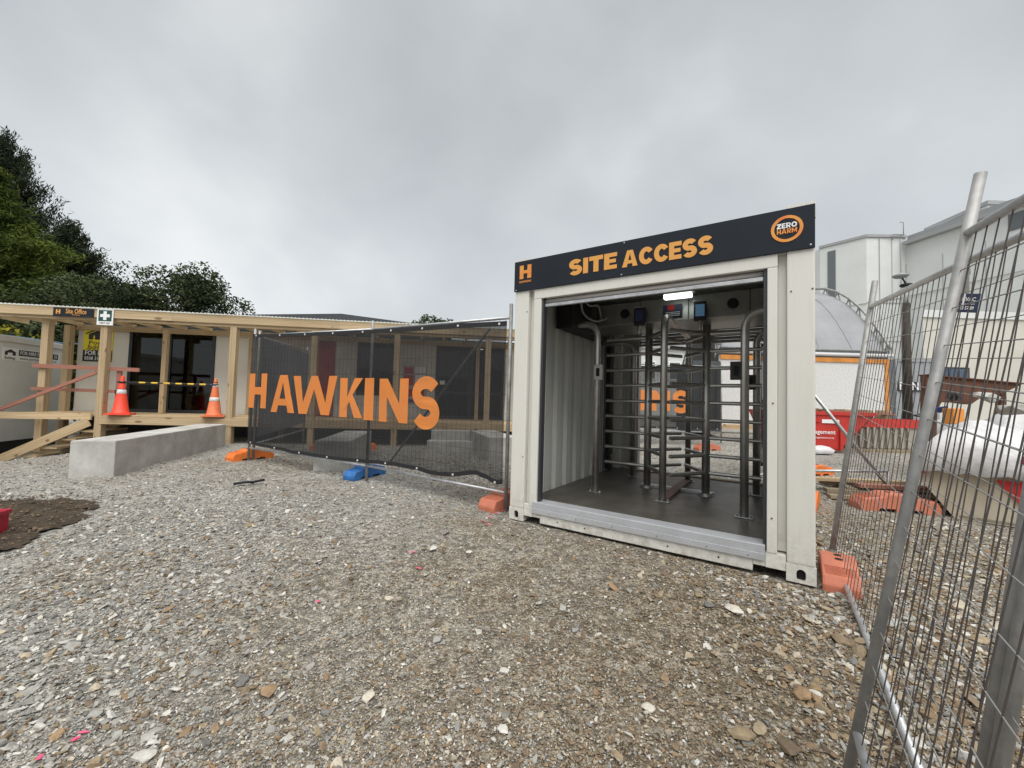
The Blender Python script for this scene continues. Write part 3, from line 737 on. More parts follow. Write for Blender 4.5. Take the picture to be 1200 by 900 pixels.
box('rail_web', (.263, .342), (.008, .14), (.058, .099), CREAM, K); box('rail_web', (2.078, 2.151), (.008, .14), (.058, .099), CREAM, K)
box('threshold_plate', (.263, 2.151), (-.006, .14), (.152, .208), PLATE, K, .006)
box('threshold_plate', (.263, 2.151), (-.012, .10), (.100, .151), PLATE, K, .003)
for u in (.45, .72, 1.05, 1.42, 1.78, 2.05):
    rod('rivet', (u, -.016, .122), (u, -.011, .122), .006, GALVD, K, 8)
    if u != 1.05: rod('drain_hole', (u+.08, .0035, .055), (u+.08, .007, .055), .007, DARKHOLE, K, 8)
for u, z in ((.145, 2.05), (2.30, 1.98), (2.42, 1.985), (.14, .62), (2.19, .40), (2.195, 1.2)):
    rod('rivet', (u, -.0035, z), (u, .0015, z), .006, mat('rust_spot', (.12, .07, .04), .9), K, 8)
roll = thing('roller', '', '', (0, 0, 0)); del roll['label']; del roll['category']; roll.parent = K; roll.name = 'roller_shutter'
SLAT = mat('shutter_slat', (.46, .44, .43), .45, .35, var=.1, vscale=6)
box('shutter_bottom_bar', (.327, 2.135), (.035, .07), (2.088, 2.118), GALV, roll, .004)
for k in range(4):
    z0 = 2.12+k*.045
    bm = bmesh.new(); tube_mesh(bm, [(.327, .056, z0+.022), (2.135, .056, z0+.022)], .0215, 10); from_bm('slat', bm, SLAT, roll)
bm = bmesh.new(); tube_mesh(bm, [(.33, .17, 2.31), (2.13, .17, 2.31)], .11, 18); from_bm('shutter_coil', bm, SLAT, roll)
# rear end
for u0, u1 in ((.163, .40), (2.14, 2.272)):
    sheet_profile('rear_panel', [(u0+a, b) for a, b in ((0, 0), (.06, 0), (.075, .02), (.13, .02), (.145, 0), (u1-u0, 0))], .17, 2.45, .005, INNER, K, lambda a, b, w: (a, 2.86+b, w))
box('rear_jamb', (.401, .43), (2.84, 2.96), (.17, 2.27), INNER, K); box('rear_jamb', (2.11, 2.139), (2.84, 2.96), (.17, 2.27), INNER, K)
box('rear_header', (.163, 2.272), (2.87, 2.97), (2.275, 2.56), CREAM, K)
box('rear_sill', (.163, 2.272), (2.865, 2.975), (.02, .17), GALV, K)
box('rear_floor_board', (.43, 2.11), (2.74, 2.862), (.166, .18), mat('bare_plywood', (.33, .25, .18), .8, var=.2, vscale=6), K, .002)
rr = bpy.data.objects.new('rear_shutter', None); link(rr, K)
for k in range(6):
    z0 = 2.05+k*.046
    bm = bmesh.new(); tube_mesh(bm, [(.432, 2.90, z0+.022), (2.108, 2.90, z0+.022)], .0222, 10); from_bm('slat', bm, SLAT, rr)
# services on the inner wall and ceiling
box('switchboard', (.06, .27), (.78, 2.0), (2.02, 2.43), BLACK, K, .008)
box('cable_duct', (.06, .13), (2.44, 2.56), (.19, 2.12), BLACK, K)
for v, r in ((2.12, .012), (2.2, .014), (2.27, .012), (2.62, .014), (2.7, .016)):
    rod('conduit', (.075, v, .17), (.075, v, 2.2), r, GALVD, K)
tube('cable', fillet([(.29, .5, 2.40), (.32, .62, 2.30), (.36, .8, 2.34), (.30, .98, 2.2), (.40, 1.15, 2.12), (.5, 1.29, 2.2)], .1), .012, mat('grey_cable', (.4, .4, .4), .5), K, 8)
tube('cable', fillet([(.30, .9, 2.42), (.38, 1.0, 2.28), (.45, 1.1, 2.33), (.42, 1.29, 2.18)], .08), .01, MATS['grey_cable'], K, 8)
box('junction_box', (.09, .15), (2.5, 2.54), (.26, .40), GALVD, K)

# the sign across the top
sg = thing('fascia_sign', 'charcoal SITE ACCESS sign with orange lettering along the container top', 'sign', CO-DV*.004, YAW)
box('sign_panel', (-.006, 2.434), (-.014, 0), (2.262, 2.566), SIGNC, sg, .002)
def onsign(u0, z0, v0=-.0145): return lambda x, y, d: (u0+x, v0-d, z0+y)
SIGNOR = mat('sign_orange', (.70, .33, .07), .5); SIGNOR2 = mat('sign_logo_orange', (.74, .36, .06), .5, col2=(.70, .17, .03), vscale=9)
word('lettering', 'SITE', .142, .272, SIGNOR, sg, onsign(.603, 2.338), gap=.06, fit=.455)
word('lettering', 'ACCESS', .142, .272, SIGNOR, sg, onsign(1.105, 2.333), gap=.05, fit=.705)
word('logo', 'H', .135, .26, SIGNOR2, sg, onsign(.058, 2.383), fit=.135)
put_text(TX['hawk'], SIGNOR2, sg, Matrix.Translation((.125, -.0155, 2.352)) @ RX90, fit=.135)
def ring(name, cu, cz, r1, r0, m, parent, v=-.0145, th=.003):
    bm = bmesh.new(); n = 40
    R = [[bm.verts.new((cu+r*math.cos(2*PI*i/n), vv, cz+r*math.sin(2*PI*i/n))) for i in range(n)] for r, vv in ((r1, v), (r1, v-th), (r0, v-th), (r0, v))]
    for a, b in zip(R, R[1:]):
        for i in range(n): bm.faces.new((a[i], a[(i+1) % n], b[(i+1) % n], b[i]))
    return from_bm(name, bm, m, parent)
ring('emblem_ring', 2.275, 2.423, .094, .074, SIGNOR2, sg)
word('lettering', 'ZERO', .036, .24, WHITEP, sg, onsign(2.2165, 2.428), gap=.10, fit=.117)
word('lettering', 'HARM', .034, .24, SIGNOR2, sg, onsign(2.2165, 2.389), gap=.10, fit=.117)
for u, z in ((.02, 2.275), (1.12, 2.55), (2.41, 2.285), (1.1, 2.275)): rod('screw', (u, -.018, z), (u, -.013, z), .006, GALV, sg, 8)

# ------------------------------------------------------------------ turnstile
T = thing('turnstile', 'double full height stainless steel turnstile inside the container', 'turnstile', CO+Vector((0, 0, .166)), YAW)
ZT = -.166
def V3(u, v, z): return Vector((u, v, z+ZT))
def post_foot(u, v):
    bm = bmesh.new(); bm_box(bm, u-.075, u+.075, v-.04, v+.04, .001, .012, .004)
    for s in (-1, 1): bmesh.ops.create_cone(bm, cap_ends=True, segments=6, radius1=.012, radius2=.012, depth=.02, matrix=Matrix.Translation((u+s*.055, v, .02)))
    from_bm('foot_plate', bm, STEELD, T)
PR = .036
tube('hoop', fillet([V3(1.224, 1.005, .178), V3(1.224, 1.005, 2.12), V3(1.224, 2.38, 2.07), V3(1.224, 2.38, .178)], .17, 8), PR, STEEL, T, 14)
post_foot(1.224, 1.005); post_foot(1.224, 2.38)
hoops = {}
for u, v, w, zt in ((.511, .948, .075, 2.07), (.553, 2.189, .075, 2.02), (1.967, .874, 2.37, 2.05), (2.011, 2.016, 2.37, 2.05)):
    tube('hoop', fillet([V3(u, v, .178), V3(u, v, zt), V3(w, v, zt)], .17, 8), PR, STEEL, T, 14); post_foot(u, v)
rl = random.Random(3)
for u, v, dirs in ((.90, 1.633, (180, 57, -57)), (1.545, 1.62, (0, 123, -123))):
    ro = from_bm('rotor', (lambda bm: (tube_mesh(bm, [V3(u, v, .20), V3(u, v, 2.10)], .043, 16), bm)[1])(bmesh.new()), STEEL, T)
    for k in range(9):
        z = .42+.195*k
        for a in dirs:
            d = Vector((math.cos(math.radians(a)), math.sin(math.radians(a)), 0))
            rod('arm', V3(u, v, z)+d*.03, V3(u, v, z)+d*.53, .0215, STEEL, ro, 10)
    bm = bmesh.new(); bmesh.ops.create_cone(bm, cap_ends=True, segments=20, radius1=.085, radius2=.06, depth=.03, matrix=Matrix.Translation(V3(u, v, .182))); from_bm('rotor_bearing', bm, STEELD, T)
bar('base_beam', V3(.82, 1.70, .182), V3(1.62, 1.70, .182), .07, .03, STEELD, T)
bar('base_beam', V3(1.224, 1.05, .184), V3(1.224, 2.34, .184), .10, .034, mat('red_oxide_beam', (.15, .085, .072), .6, var=.2), T)
# overhead housing across the container
prism('housing', [(1.30, 2.10), (1.80, 2.06), (1.80, 2.37), (1.34, 2.37)], .085, 2.35, STEELD, T, 'x', .006).location.z = ZT
tr_ = [('screen_l', .80)]
for u in (.70, 1.83):
    bm = bmesh.new(); tube_mesh(bm, [(u, 1.295, 2.235+ZT), (u, 1.325, 2.235+ZT)], .052, 24); from_bm('speaker_hole', bm, DARKHOLE, T)
for u in (.36, .88, 1.40, 1.98): box('housing_seam', (u, u+.006), (1.297, 1.303), (2.105+ZT, 2.365+ZT), DARKHOLE, T, 0)
def card_reader(u, v, z, scr, lab):
    c = bpy.data.objects.new('access_terminal', None); link(c, T); c.location = V3(u, v, z); c.rotation_euler = (math.radians(-6), 0, .12)
    box('terminal_case', (-.06, .06), (0, .055), (-.10, .10), BLACK, c, .008)
    box('terminal_cap', (-.066, .066), (-.004, .07), (.101, .118), STEELD, c, .004)
    box('screen', (-.043, .043), (-.003, -.0005), (-.06, .07), scr, c, .001)
    rod('bracket', (0, .03, -.2), (0, .03, -.10), .02, STEEL, c)
card_reader(.895, 1.22, 2.17, SCRD, 'l'); card_reader(1.535, 1.20, 2.165, SCRB, 'r')
nb = box('notice_plate', (1.14, 1.34), (1.285, 1.297), (2.14+ZT, 2.28+ZT), NAVY, T, .001)
box('notice_mark', (1.19, 1.26), (1.281, 1.2845), (2.215+ZT, 2.275+ZT), REDP, nb, .001)
for k in range(3): box('notice_line', (1.17, 1.32), (1.282, 1.2845), (2.19-k*.018+ZT, 2.196-k*.018+ZT), WHITEP, nb, 0)
def slot_box(u, v, z, m):
    c = bpy.data.objects.new('card_reader', None); link(c, T); c.location = V3(u, v, z)
    box('reader_case', (-.05, .05), (-.055, -.02), (-.085, .085), m, c, .006); box('reader_slot', (-.02, .02), (-.058, -.056), (-.045, .045), DARKHOLE, c, 0)
slot_box(.54, .95, 1.51, mat('light_grey_case', (.48, .47, .44), .5)); slot_box(1.90, .90, 1.50, BLACK); slot_box(1.955, 2.0, 1.45, BLACK)
lf = thing('ceiling_light', 'lit white fluorescent batten light above the turnstile housing', 'light', CO+DU*1.34+DV*1.12+Vector((0, 0, 2.30)), YAW)
box('light_base', (-.16, .16), (-.03, .05), (.052, .075), STEELD, lf, .003); box('diffuser', (-.15, .13), (-.045, .04), (.0, .05), LITLAMP, lf, .012)
rod('hanger', (-.1, .01, .076), (-.1, .01, .14), .006, GALVD, lf); rod('hanger', (.1, .01, .076), (.1, .01, .14), .006, GALVD, lf)

# ------------------------------------------------------------------ temporary fences
def wire_fence(label, BL, BR, TL, TR, group, nv, nh, single, r_post=.021, r_wire=.0021, down=.1, up=.11, wm=WIRE, pm=GALVD, ends=(1, 1), bottom=True):
    base = Vector((BL.x, BL.y, g(BL.x, BL.y)))
    t = thing('wire_fence', label, 'temporary fence', base, 0, group)
    P = lambda s, h: (BL.lerp(BR, s)).lerp(TL.lerp(TR, s), h)-base
    for s, on in ((0, ends[0]), (1, ends[1])):
        if on:
            d = (P(s, 1)-P(s, 0)).normalized()
            tube('post', [P(s, 0)-d*down, P(s, 1)+d*up], r_post, pm, t, 14)
    tube('rail', [P(0, 1), P(1, 1)], r_post*.82, GALV, t, 12)
    if bottom: tube('rail', [P(0, 0), P(1, 0)], r_post*.82, GALV, t, 12)
    if single:
        for k in range(1, nv): rod('wire', P(k/nv, 0), P(k/nv, 1), r_wire, wm, t, 6)
        for k in range(1, nh): rod('wire', P(0, k/nh), P(1, k/nh), r_wire, GALVD, t, 6)
    else:
        bm = bmesh.new()
        for k in range(1, nv): tube_mesh(bm, [P(k/nv, 0), P(k/nv, 1)], r_wire, 4, False)
        for k in range(1, nh): tube_mesh(bm, [P(0, k/nh), P(1, k/nh)], r_wire, 4, False)
        stuff(from_bm('wire_mesh', bm, wm, t))
    return t
RIGHTF = 'wire fence panels beside the container'
FDIR = Vector((.5156, .8511, .0993)); FSIDE = Vector((.8511, -.5156, 0)).normalized()
def leanv(l): return (Vector((0, 0, 1.96))+FSIDE*l).normalized()
BF = Vector((2.462, 3.103, .1)); w1 = leanv(.25); BN = BF-FDIR*2.28
wire_fence('leaning galvanised wire fence panel running back from the grey paired posts to the container', BF, BN, BF+w1*1.86, BN+w1*1.86, RIGHTF, 31, 14, True, r_post=.0195, down=.14, up=.19, r_wire=.0019)
PB = atz(1004, 858, .025); w2 = leanv(.33)
wire_fence('nearest galvanised wire fence panel overlapping in front of the next one', PB, PB-FDIR*2.3, PB+w2*1.77, PB-FDIR*2.3+w2*1.77, RIGHTF, 32, 14, True, r_post=.0165, down=.27, up=.20, r_wire=.0019)
e1 = -FDIR
wire_fence('wire fence panel continuing the line past the paired grey posts', BN+e1*.055, BN+e1*2.3, BN+e1*.055+w1*1.86, BN+e1*2.3+w1*1.86, RIGHTF, 31, 14, True, r_post=.0195, down=.14, up=.19, r_wire=.0019)
ctr = foot(1129, 354, PB+w2*1.5)+Vector((.01, .01, 0))
ht = thing('hire_tag', 'small navy fence hire tag with white writing on the wire', 'sign', ctr, 0)
xa = Vector((.78, -.62, 0)).normalized(); za = w2.copy(); ya = za.cross(xa).normalized(); xa = ya.cross(za).normalized()
ht.matrix_world = Matrix(((xa.x, ya.x, za.x, ctr.x), (xa.y, ya.y, za.y, ctr.y), (xa.z, ya.z, za.z, ctr.z), (0, 0, 0, 1))) @ Matrix.Diagonal((.62, .62, .88, 1))
box('tag_plate', (-.058, .058), (-.002, .002), (-.036, .036), NAVY, ht, .0015)
for tx, z, w in (('vac', .013, .085), ('vsub', -.005, .085), ('vnum', -.02, .085)):
    me = TX[tx]; k = .42
    put_text(me, WHITEP, ht, Matrix.Translation((0, -.0032, z)) @ RX90 @ Matrix.Diagonal((1, k, 1, 1)), fit=w)
box('cable_tie', (-.004, .003), (-.006, -.0035), (-.015, .034), WHITEP, ht, .0008)

# mesh clad fence: L - M - R
FL, FM, FR = Vector((-4.338, 6.743, 0)), Vector((-1.98, 5.635, 0)), Vector((-.03, 4.325, 0))
L1, L2 = (FM-FL).length, (FR-FM).length
def on_fence(s, z, off=0.):
    if s <= L1: a, b, q = FL, FM, s/L1
    else: a, b, q = FM, FR, (s-L1)/L2
    e_ = (b-a).normalized(); nn = Vector((e_.y, -e_.x, 0))        # towards the yard
    p = a.lerp(b, q)+nn*off; p.z = z; return p
LF = 'fence panels behind the lettered mesh'
up_ = lambda p, z: Vector((p.x, p.y, z))
wire_fence('fence panel behind HAWK of the lettered mesh, orange block under one end', up_(FL, .255), up_(FM, .205), up_(FL, 2.13), up_(FM, 2.11), LF, 34, 9, False, r_post=.02, r_wire=.0018, down=.2, up=.12, bottom=True)
wire_fence('fence panel behind INS of the lettered mesh, ending at the container', up_(FM, .205), up_(FR, .185), up_(FM, 2.11), up_(FR, 2.06), LF, 32, 9, False, r_post=.02, r_wire=.0018, down=.2, up=.15, ends=(0, 1))
def interp(t, P):
    for (a, b), (c, d) in zip(P, P[1:]):
        if t <= c: return b+(d-b)*max(0, (t-a))/(c-a)
    return P[-1][1]
TOPZ = [(0, 2.15), (1.08, 2.12), (2.5, 2.10), (3.36, 2.07), (4.24, 2.05), (4.9, 2.02)]
BOTZ = [(0, .33), (.39, .31), (1.01, .265), (1.6, .25), (2.1, .235), (2.64, .25), (3.22, .28), (3.68, .27), (4.0, .25), (4.19, .26), (4.38, .30), (4.57, .34), (4.71, .31), (4.83, .26), (4.97, .29)]
def cloth_off(s, z): return .038+.013*noise.noise((s*1.6, z*1.9, 0))+.007*noise.noise((s*5+z*2.5, z*1.5-s, 3))+.004*noise.noise((s*9, z*2.2, 5))
def banner(label, mapp, length, top, bot, group, m=MESHB, cols=70, rows=16, hem=True):
    o0 = mapp(0, 0, 0); base = Vector((o0.x, o0.y, 0)); vs_, fs = [], []
    for i in range(cols+1):
        s = length*i/cols; zt, zb = top(s), bot(s)
        for j in range(rows+1):
            z = zb+(zt-zb)*j/rows; vs_.append(mapp(s, z, cloth_off(s, z))-base)
    for i in range(cols):
        for j in range(rows): a = i*(rows+1)+j; fs.append((a, a+rows+1, a+rows+2, a+1))
    o = mesh_obj('mesh_banner', vs_, fs, m, smooth=True); o.location = base; tag(o, label, 'banner', group)
    if hem:
        H = mat('black_hem', (.014, .014, .016), .7)
        for f, w in ((top, -.055), (bot, .05)):
            v2, f2 = [], []
            for i in range(cols+1):
                s = length*i/cols; z = f(s)
                for dz in (0, w): v2.append(mapp(s, z+dz, cloth_off(s, z)+.004)-base)
            f2 = [(2*i, 2*i+2, 2*i+3, 2*i+1) for i in range(cols)]
            mesh_obj('hem', v2, f2, H, o)
            for k in range(9):
                s = length*(.02+k*.12); p = mapp(s, f(s)+w*.5, cloth_off(s, f(s))+.006)-base; q = mapp(s, f(s)+w*.5, cloth_off(s, f(s))+.012)-base
                rod('eyelet', p, q, .013, mat('brass_eyelet', (.72, .71, .68), .4, .2), o, 10)
    return o, base
bn, bb = banner('black mesh banner lettered HAWKINS in orange, tied to the fence by the container', on_fence, 4.93, lambda s: interp(s, TOPZ), lambda s: interp(s, BOTZ)+.012*noise.noise((s*4, 0, 0)), None)
LETM = see_through('orange_banner_print', (.74, .26, .075), .90)
def letters(o, base, mapp, spec, off):
    for ch, s0, s1, z0, z1, w, t in spec:
        bm = bmesh.new(); glyph_mesh(bm, ch, w, t, lambda x, y, d: mapp(s0+x/w*(s1-s0), z0+y*(z1-z0), cloth_off(s0+x/w*(s1-s0), z0+y*(z1-z0))+off+d)-base, .002)
        from_bm('letter', bm, LETM, o)
HAWK = [('H', .0, .44, .925, 1.49, .78, .24), ('A', .56, 1.12, .875, 1.465, .95, .235), ('W', 1.07, 2.02, .872, 1.45, 1.62, .27), ('K', 2.085, 2.53, .86, 1.42, .80, .25),
        ('I', 2.555, 2.75, .84, 1.42, .33, .33), ('N', 2.875, 3.43, .835, 1.41, .95, .27), ('S', 3.51, 3.99, .80, 1.415, .80, .25)]
letters(bn, bb, on_fence, HAWK, .007)
tag(tube('fence_stay', [Vector((-.27, 4.56, 1.98)), Vector((-2.0, 6.7, .06))], .015, GALVD, None, 10), 'galvanised stay sloping down behind the S of the lettered mesh', 'fence brace')
# grey clad return panel behind the mesh
q0, q1 = Vector((-4.36, 6.90, 0)), Vector((-5.42, 10.3, 0))
q1 = atz(361, 503, .25); q1.z = 0
q1 = Vector((-4.60, 9.0, 0))
wire_fence('return fence panel with grey cloth running back to the veranda', up_(q0, .30), up_(q1, .38), up_(q0, 2.14), up_(q1, 2.14), LF, 30, 9, False, r_post=.02, r_wire=.002, down=.28, up=.1)
def on_ret(s, z, off=0.): p = q0.lerp(q1, s/(q1-q0).length); nn = Vector(((q1-q0).y, -(q1-q0).x, 0)).normalized(); p = p+nn*off; p.z = z; return p
banner('grey shade cloth without lettering on the return fence', on_ret, (q1-q0).length-.02, lambda s: 2.12-.02*s, lambda s: .42+.06*s, None, MESHG, 16, 10, False)

# fence feet: hollow plastic blocks
def block_mesh(m, ribs=True):
    sil = [(-.34, 0), (-.345, .05), (-.31, .105), (-.15, .125), (-.11, .15), (.11, .15), (.15, .125), (.31, .105), (.345, .05), (.34, 0), (.2, 0), (.18, .03), (.05, .03), (.03, 0), (-.03, 0), (-.05, .03), (-.18, .03), (-.2, 0)]
    bm = bmesh.new()
    A = [bm.verts.new((x, -.115, z)) for x, z in sil]; B = [bm.verts.new((x, .115, z)) for x, z in sil]
    for lp in (A, B): 
        tr = tessellate_polygon([[Vector((x, z, 0)) for x, z in sil]])
        for t_ in tr: bm.faces.new([lp[i] for i in t_])
    n = len(sil)
    for i in range(n): bm.faces.new((A[i], A[(i+1) % n], B[(i+1) % n], B[i]))
    bmesh.ops.recalc_face_normals(bm, faces=bm.faces)
    bmesh.ops.bevel(bm, geom=[e_ for e_ in bm.edges if e_.calc_face_angle(0) > .5 and max(v.co.z for v in e_.verts) > .04], offset=.014, segments=2, affect='EDGES', profile=.6)
    if ribs:
        for s in (-1, 1):
            for k in range(7):
                x = s*(.165+k*.021); zt = .123-abs(x-s*.15)*.125
                bm_box(bm, x-.005, x+.005, -.095, .095, zt-.012, zt+.007)
    for v in bm.verts: v.co.z *= 1.22
    me = bpy.data.meshes.new('fence_block'); bmesh.ops.recalc_face_normals(bm, faces=bm.faces); bm.to_mesh(me); bm.free(); me.materials.append(m)
    return me
BM_ = {k: block_mesh(m) for k, m in (('o', ORB), ('p', PKB), ('b', BLB))}
def sock():
    bm = bmesh.new()
    for x in (-.055, .055): bmesh.ops.create_cone(bm, cap_ends=True, segments=14, radius1=.026, radius2=.026, depth=.01, matrix=Matrix.Translation((x, 0, .1815)))
    me = bpy.data.meshes.new('socket'); bm.to_mesh(me); bm.free(); me.materials.append(DARKHOLE); return me
SOCK = sock()
def fence_block(kind, x, y, rz, label, z=None, tilt=0, sc=1.):
    o = bpy.data.objects.new('fence_block', BM_[kind]); link(o)
    o.location = (x, y, (g(x, y) if z is None else z)-.004); o.rotation_euler = (tilt, 0, rz); o.scale = (sc, sc, sc)
    tag(o, label, 'fence foot', 'plastic feet under the fences')
    link(bpy.data.objects.new('socket', SOCK), o)
    return o
fence_block('o', -4.46, 6.98, math.radians(62), 'bright orange fence foot under the H of the lettered mesh')
fence_block('b', -2.10, 5.93, math.radians(66), 'blue fence foot under the lettered mesh', sc=.93)
fence_block('p', -.02, 4.56, math.radians(50), 'faded orange fence foot against the container corner by pink paint')
fence_block('p', 2.31, 2.86, math.radians(55), 'faded ribbed orange fence foot under the leaning wire fence', sc=.86)
fence_block('o', 3.62, 4.95, math.radians(50), 'orange fence foot behind the container, nearer of the two by the skip')
fence_block('o', 5.45, 7.25, math.radians(20), 'orange fence foot lying below the bar of the fence brace')
fence_block('p', 4.55, 4.82, math.radians(-12), 'faded orange fence foot lying in front of the timber pile', sc=1.15)
fence_block('o', -3.9, 8.7, math.radians(10), 'orange fence foot behind the mesh, beside the grey cloth')
fence_block('o', -3.3, 8.9, math.radians(30), 'orange fence foot behind the mesh, touching the concrete block')
fence_block('p', 5.2, 10.7, math.radians(15), 'faded orange fence foot seen through the turnstile under the far banner')

# far fences behind the container
def on_back(s, z, off=0.): return Vector((1.2+.962*s, 11.5-off, z+.15))
BFN = 'fences at the back of the yard'
wire_fence('far fence panel behind INS seen through the turnstile', Vector((1.2, 11.5, .42)), Vector((3.58, 11.5, .42)), Vector((1.2, 11.5, 2.3)), Vector((3.58, 11.5, 2.3)), BFN, 30, 9, False, down=.3, up=.12)
wire_fence('far fence panel carrying the end of the far lettered mesh', Vector((3.6, 11.5, .42)), Vector((5.98, 11.5, .42)), Vector((3.6, 11.5, 2.3)), Vector((5.98, 11.5, 2.3)), BFN, 30, 9, False, down=.3, up=.12)
b2, bb2 = banner('far black mesh banner lettered HAWKINS, only INS showing through the turnstile', on_back, 4.93, lambda s: 2.1, lambda s: .34, None, cols=40, rows=10)
letters(b2, bb2, on_back, HAWK, .007)
h0, h1 = Vector((3.47, 5.66, 0)), Vector((5.2, 7.1, 0)); hl = (h1-h0).length
def on_h(s, z, off=0.): p = h0.lerp(h1, s/hl); e_ = (h1-h0)/hl; p = p+Vector((e_.y, -e_.x, 0))*(-off); p.z = z; return p
def on_hf(s, z, off=0.): return on_h(s, z, off)
wire_fence('fence panel starting at the rear of the container with an orange H on its mesh', up_(h0, .22), up_(h1, .25), up_(h0, 2.12), up_(h1, 2.12), BFN, 28, 9, False, down=.22, up=.12)
b3, bb3 = banner('black mesh strip with an orange H behind the container', on_hf, hl-.02, lambda s: 2.1, lambda s: .32, None, cols=24, rows=8)
letters(b3, bb3, on_hf, [('H', .10, .62, .93, 1.52, .78, .24)], .007)
# brace of that fence
bt = thing('fence_brace', 'galvanised triangular brace propping the fence behind the container', 'fence brace', (4.6, 5.6, 0))
bz = bt.location
tube('stay', [Vector((4.05, 5.55, 1.50))-bz, Vector((5.17, 5.5, .09))-bz], .021, GALV, bt, 10)
tube('crossbar', [Vector((4.08, 5.52, .325))-bz, Vector((5.13, 5.5, .35))-bz], .019, GALV, bt, 10)
tube('leg', [Vector((5.125, 5.5, .36))-bz, Vector((5.11, 5.47, -.1))-bz], .019, GALVD, bt, 10)
tube('shoe', [Vector((4.9, 5.42, -.0))-bz, Vector((5.02, 5.46, -.012))-bz, Vector((5.25, 5.46, -.0))-bz], .018, GALV, bt, 8)

# ------------------------------------------------------------------ veranda, deck and site office
A0 = Vector((-6.518, 9.266, 0)); AZ = math.radians(7.205)
VD = thing('veranda', 'treated pine veranda and deck with corrugated sheet roof along the site office', 'veranda', A0, AZ)
PW = .135
def vpost(u, w, z0, z1, s=PW): return bar('post', (u, w, z0), (u, w, z1), s, s, WOOD, VD)
for u, w, z0 in ((.08, 0, -.05), (-2.57, 0, -.05), (-3.86, .16, -.25), (1.85, 0, -.05), (3.75, 0, -.05), (5.95, 0, -.05), (7.6, 0, -.05)): vpost(u, w, z0, 2.67)
vpost(-2.01, .99, .605, 2.67, .10); vpost(-4.38, 1.26, -.2, 2.72); vpost(-.16, 1.24, .605, 2.66, .075); vpost(5.72, .6, .605, 2.66, .09)
for a, b in ((-5.6, -1.2), (-1.197, 2.4), (2.403, 5.2), (5.203, 8.2)):
    bar('fascia_board', (a, -.075, 2.835), (b, -.075, 2.835), .035, .19, WOOD, VD); bar('beam', (a, .0, 2.715), (b, .0, 2.715), .09, .085, WOOD, VD)
for k in range(23):
    u = -5.4+k*.6; bar('rafter', (u, -.05, 2.812), (u, 1.38, 2.772), .045, .10, WOOD, VD)
for w in (.35, .75, 1.15):
    for a, b in ((-5.6, -.6), (-.597, 4.1), (4.103, 8.2)): bar('purlin', (a, w, 2.884-w*.028), (b, w, 2.884-w*.028), .07, .04, WOOD, VD)
bar('wall_plate', (-4.3, 1.365, 2.70), (8.2, 1.365, 2.70), .05, .13, WOOD, VD)
pr = []
k = 0; u = -5.75
while u < 8.3: pr.append((u, (.0, .008, .017, .008)[k % 4])); u += .021; k += 1
rs_ = sheet_profile('roof_sheet', pr, -.13, 1.5, .0018, SHEET, VD, lambda a, b, w: (a, w, 2.934-w*.028+b))
for j in range(10):
    w = .02+j*.139
    for a, b in ((-2.62, .6), (.603, 4.2), (4.203, 8.2)):
        bar('deck_board', (a, w, .585), (b, w, .585), .135, .03, WOOD, VD)
    if j > 1: bar('deck_board', (-4.42, w, .585), (-2.623, w, .585), .135, .03, WOOD, VD)
for a, b in ((-2.54, 1.6), (1.603, 5.0), (5.003, 8.2)): bar('deck_fascia', (a, -.062, .48), (b, -.062, .48), .035, .17, WOOD, VD)
bar('deck_bearer', (-2.5, .09, .47), (8.2, .09, .47), .05, .17, WOODG, VD)
bar('landing_board', (-5.4, -.08, .545), (-2.69, -.08, .555), .04, .14, WOOD, VD); bar('landing_board', (-3.78, .09, .60), (-2.70, .09, .61), .045, .085, WOOD, VD)
bar('stringer', (-2.72, -.10, .44), (-4.75, -.10, -.60), .045, .19, WOOD, VD, up=Vector((0, 1, 0))); bar('stringer', (-2.72, .85, .44), (-4.7, .85, -.58), .045, .19, WOOD, VD, up=Vector((0, 1, 0)))
for o in [c for c in VD.children if c.name.startswith('stringer')]:
    o.scale = (o.scale[0], .19, .045)
for k in range(5): bar('tread', (-2.75-k*.36, -.07, .23-k*.185), (-2.75-k*.36, .82, .23-k*.185), .28, .04, WOOD, VD)
for k in range(3): bar('riser_board', (-2.66-k*.36, .1, .12-k*.185), (-2.66-k*.36, .84, .12-k*.185), .04, .14, WOODG, VD)
bar('handrail', (-4.0, .055, 1.635), (-1.90, .055, 1.615), .04, .085, PINK, VD); bar('handrail', (-4.0, .055, 1.135), (-2.36, .055, 1.115), .04, .07, PINK, VD)
bar('handrail', (-5.3, -.075, .26), (-2.66, -.075, 1.52), .045, .065, PINK, VD)
bar('rail_post', (-2.33, .1, .602), (-2.33, .1, 1.60), .09, .045, PINK, VD)
for u in (-1.2, 1.0, 2.9, 4.8, 6.8): bar('pile', (u, .5, -.1), (u, .5, .55), .12, .12, WOODG, VD)

OF = thing('site_office', 'cream panelled portable site office with dark framed glass doors under the veranda', 'cabin', A0, AZ)
W0 = 1.40
def wall(u0, u1, z0=.45, z1=2.78, m=CABIN):
    u = u0
    while u < u1-.01:
        e_ = min(u+1.18, u1); box('wall_panel', (u+.003, e_-.003), (W0, W0+.06), (z0, z1), m, OF, .004); u = e_
wall(-4.3, -3.12); wall(-1.10, 1.34); wall(1.90, 2.48); wall(3.5, 4.6); wall(6.5, 8.3)
box('wall_panel', (-3.12, -1.1), (W0, W0+.06), (2.735, 2.78), CABIN, OF, 0); box('wall_panel', (1.34, 1.90), (W0, W0+.06), (2.735, 2.78), CABIN, OF, 0); box('wall_panel', (2.48, 3.5), (W0, W0+.06), (2.735, 2.78), CABIN, OF, 0); box('wall_panel', (4.6, 6.5), (W0, W0+.06), (2.735, 2.78), CABIN, OF, 0)
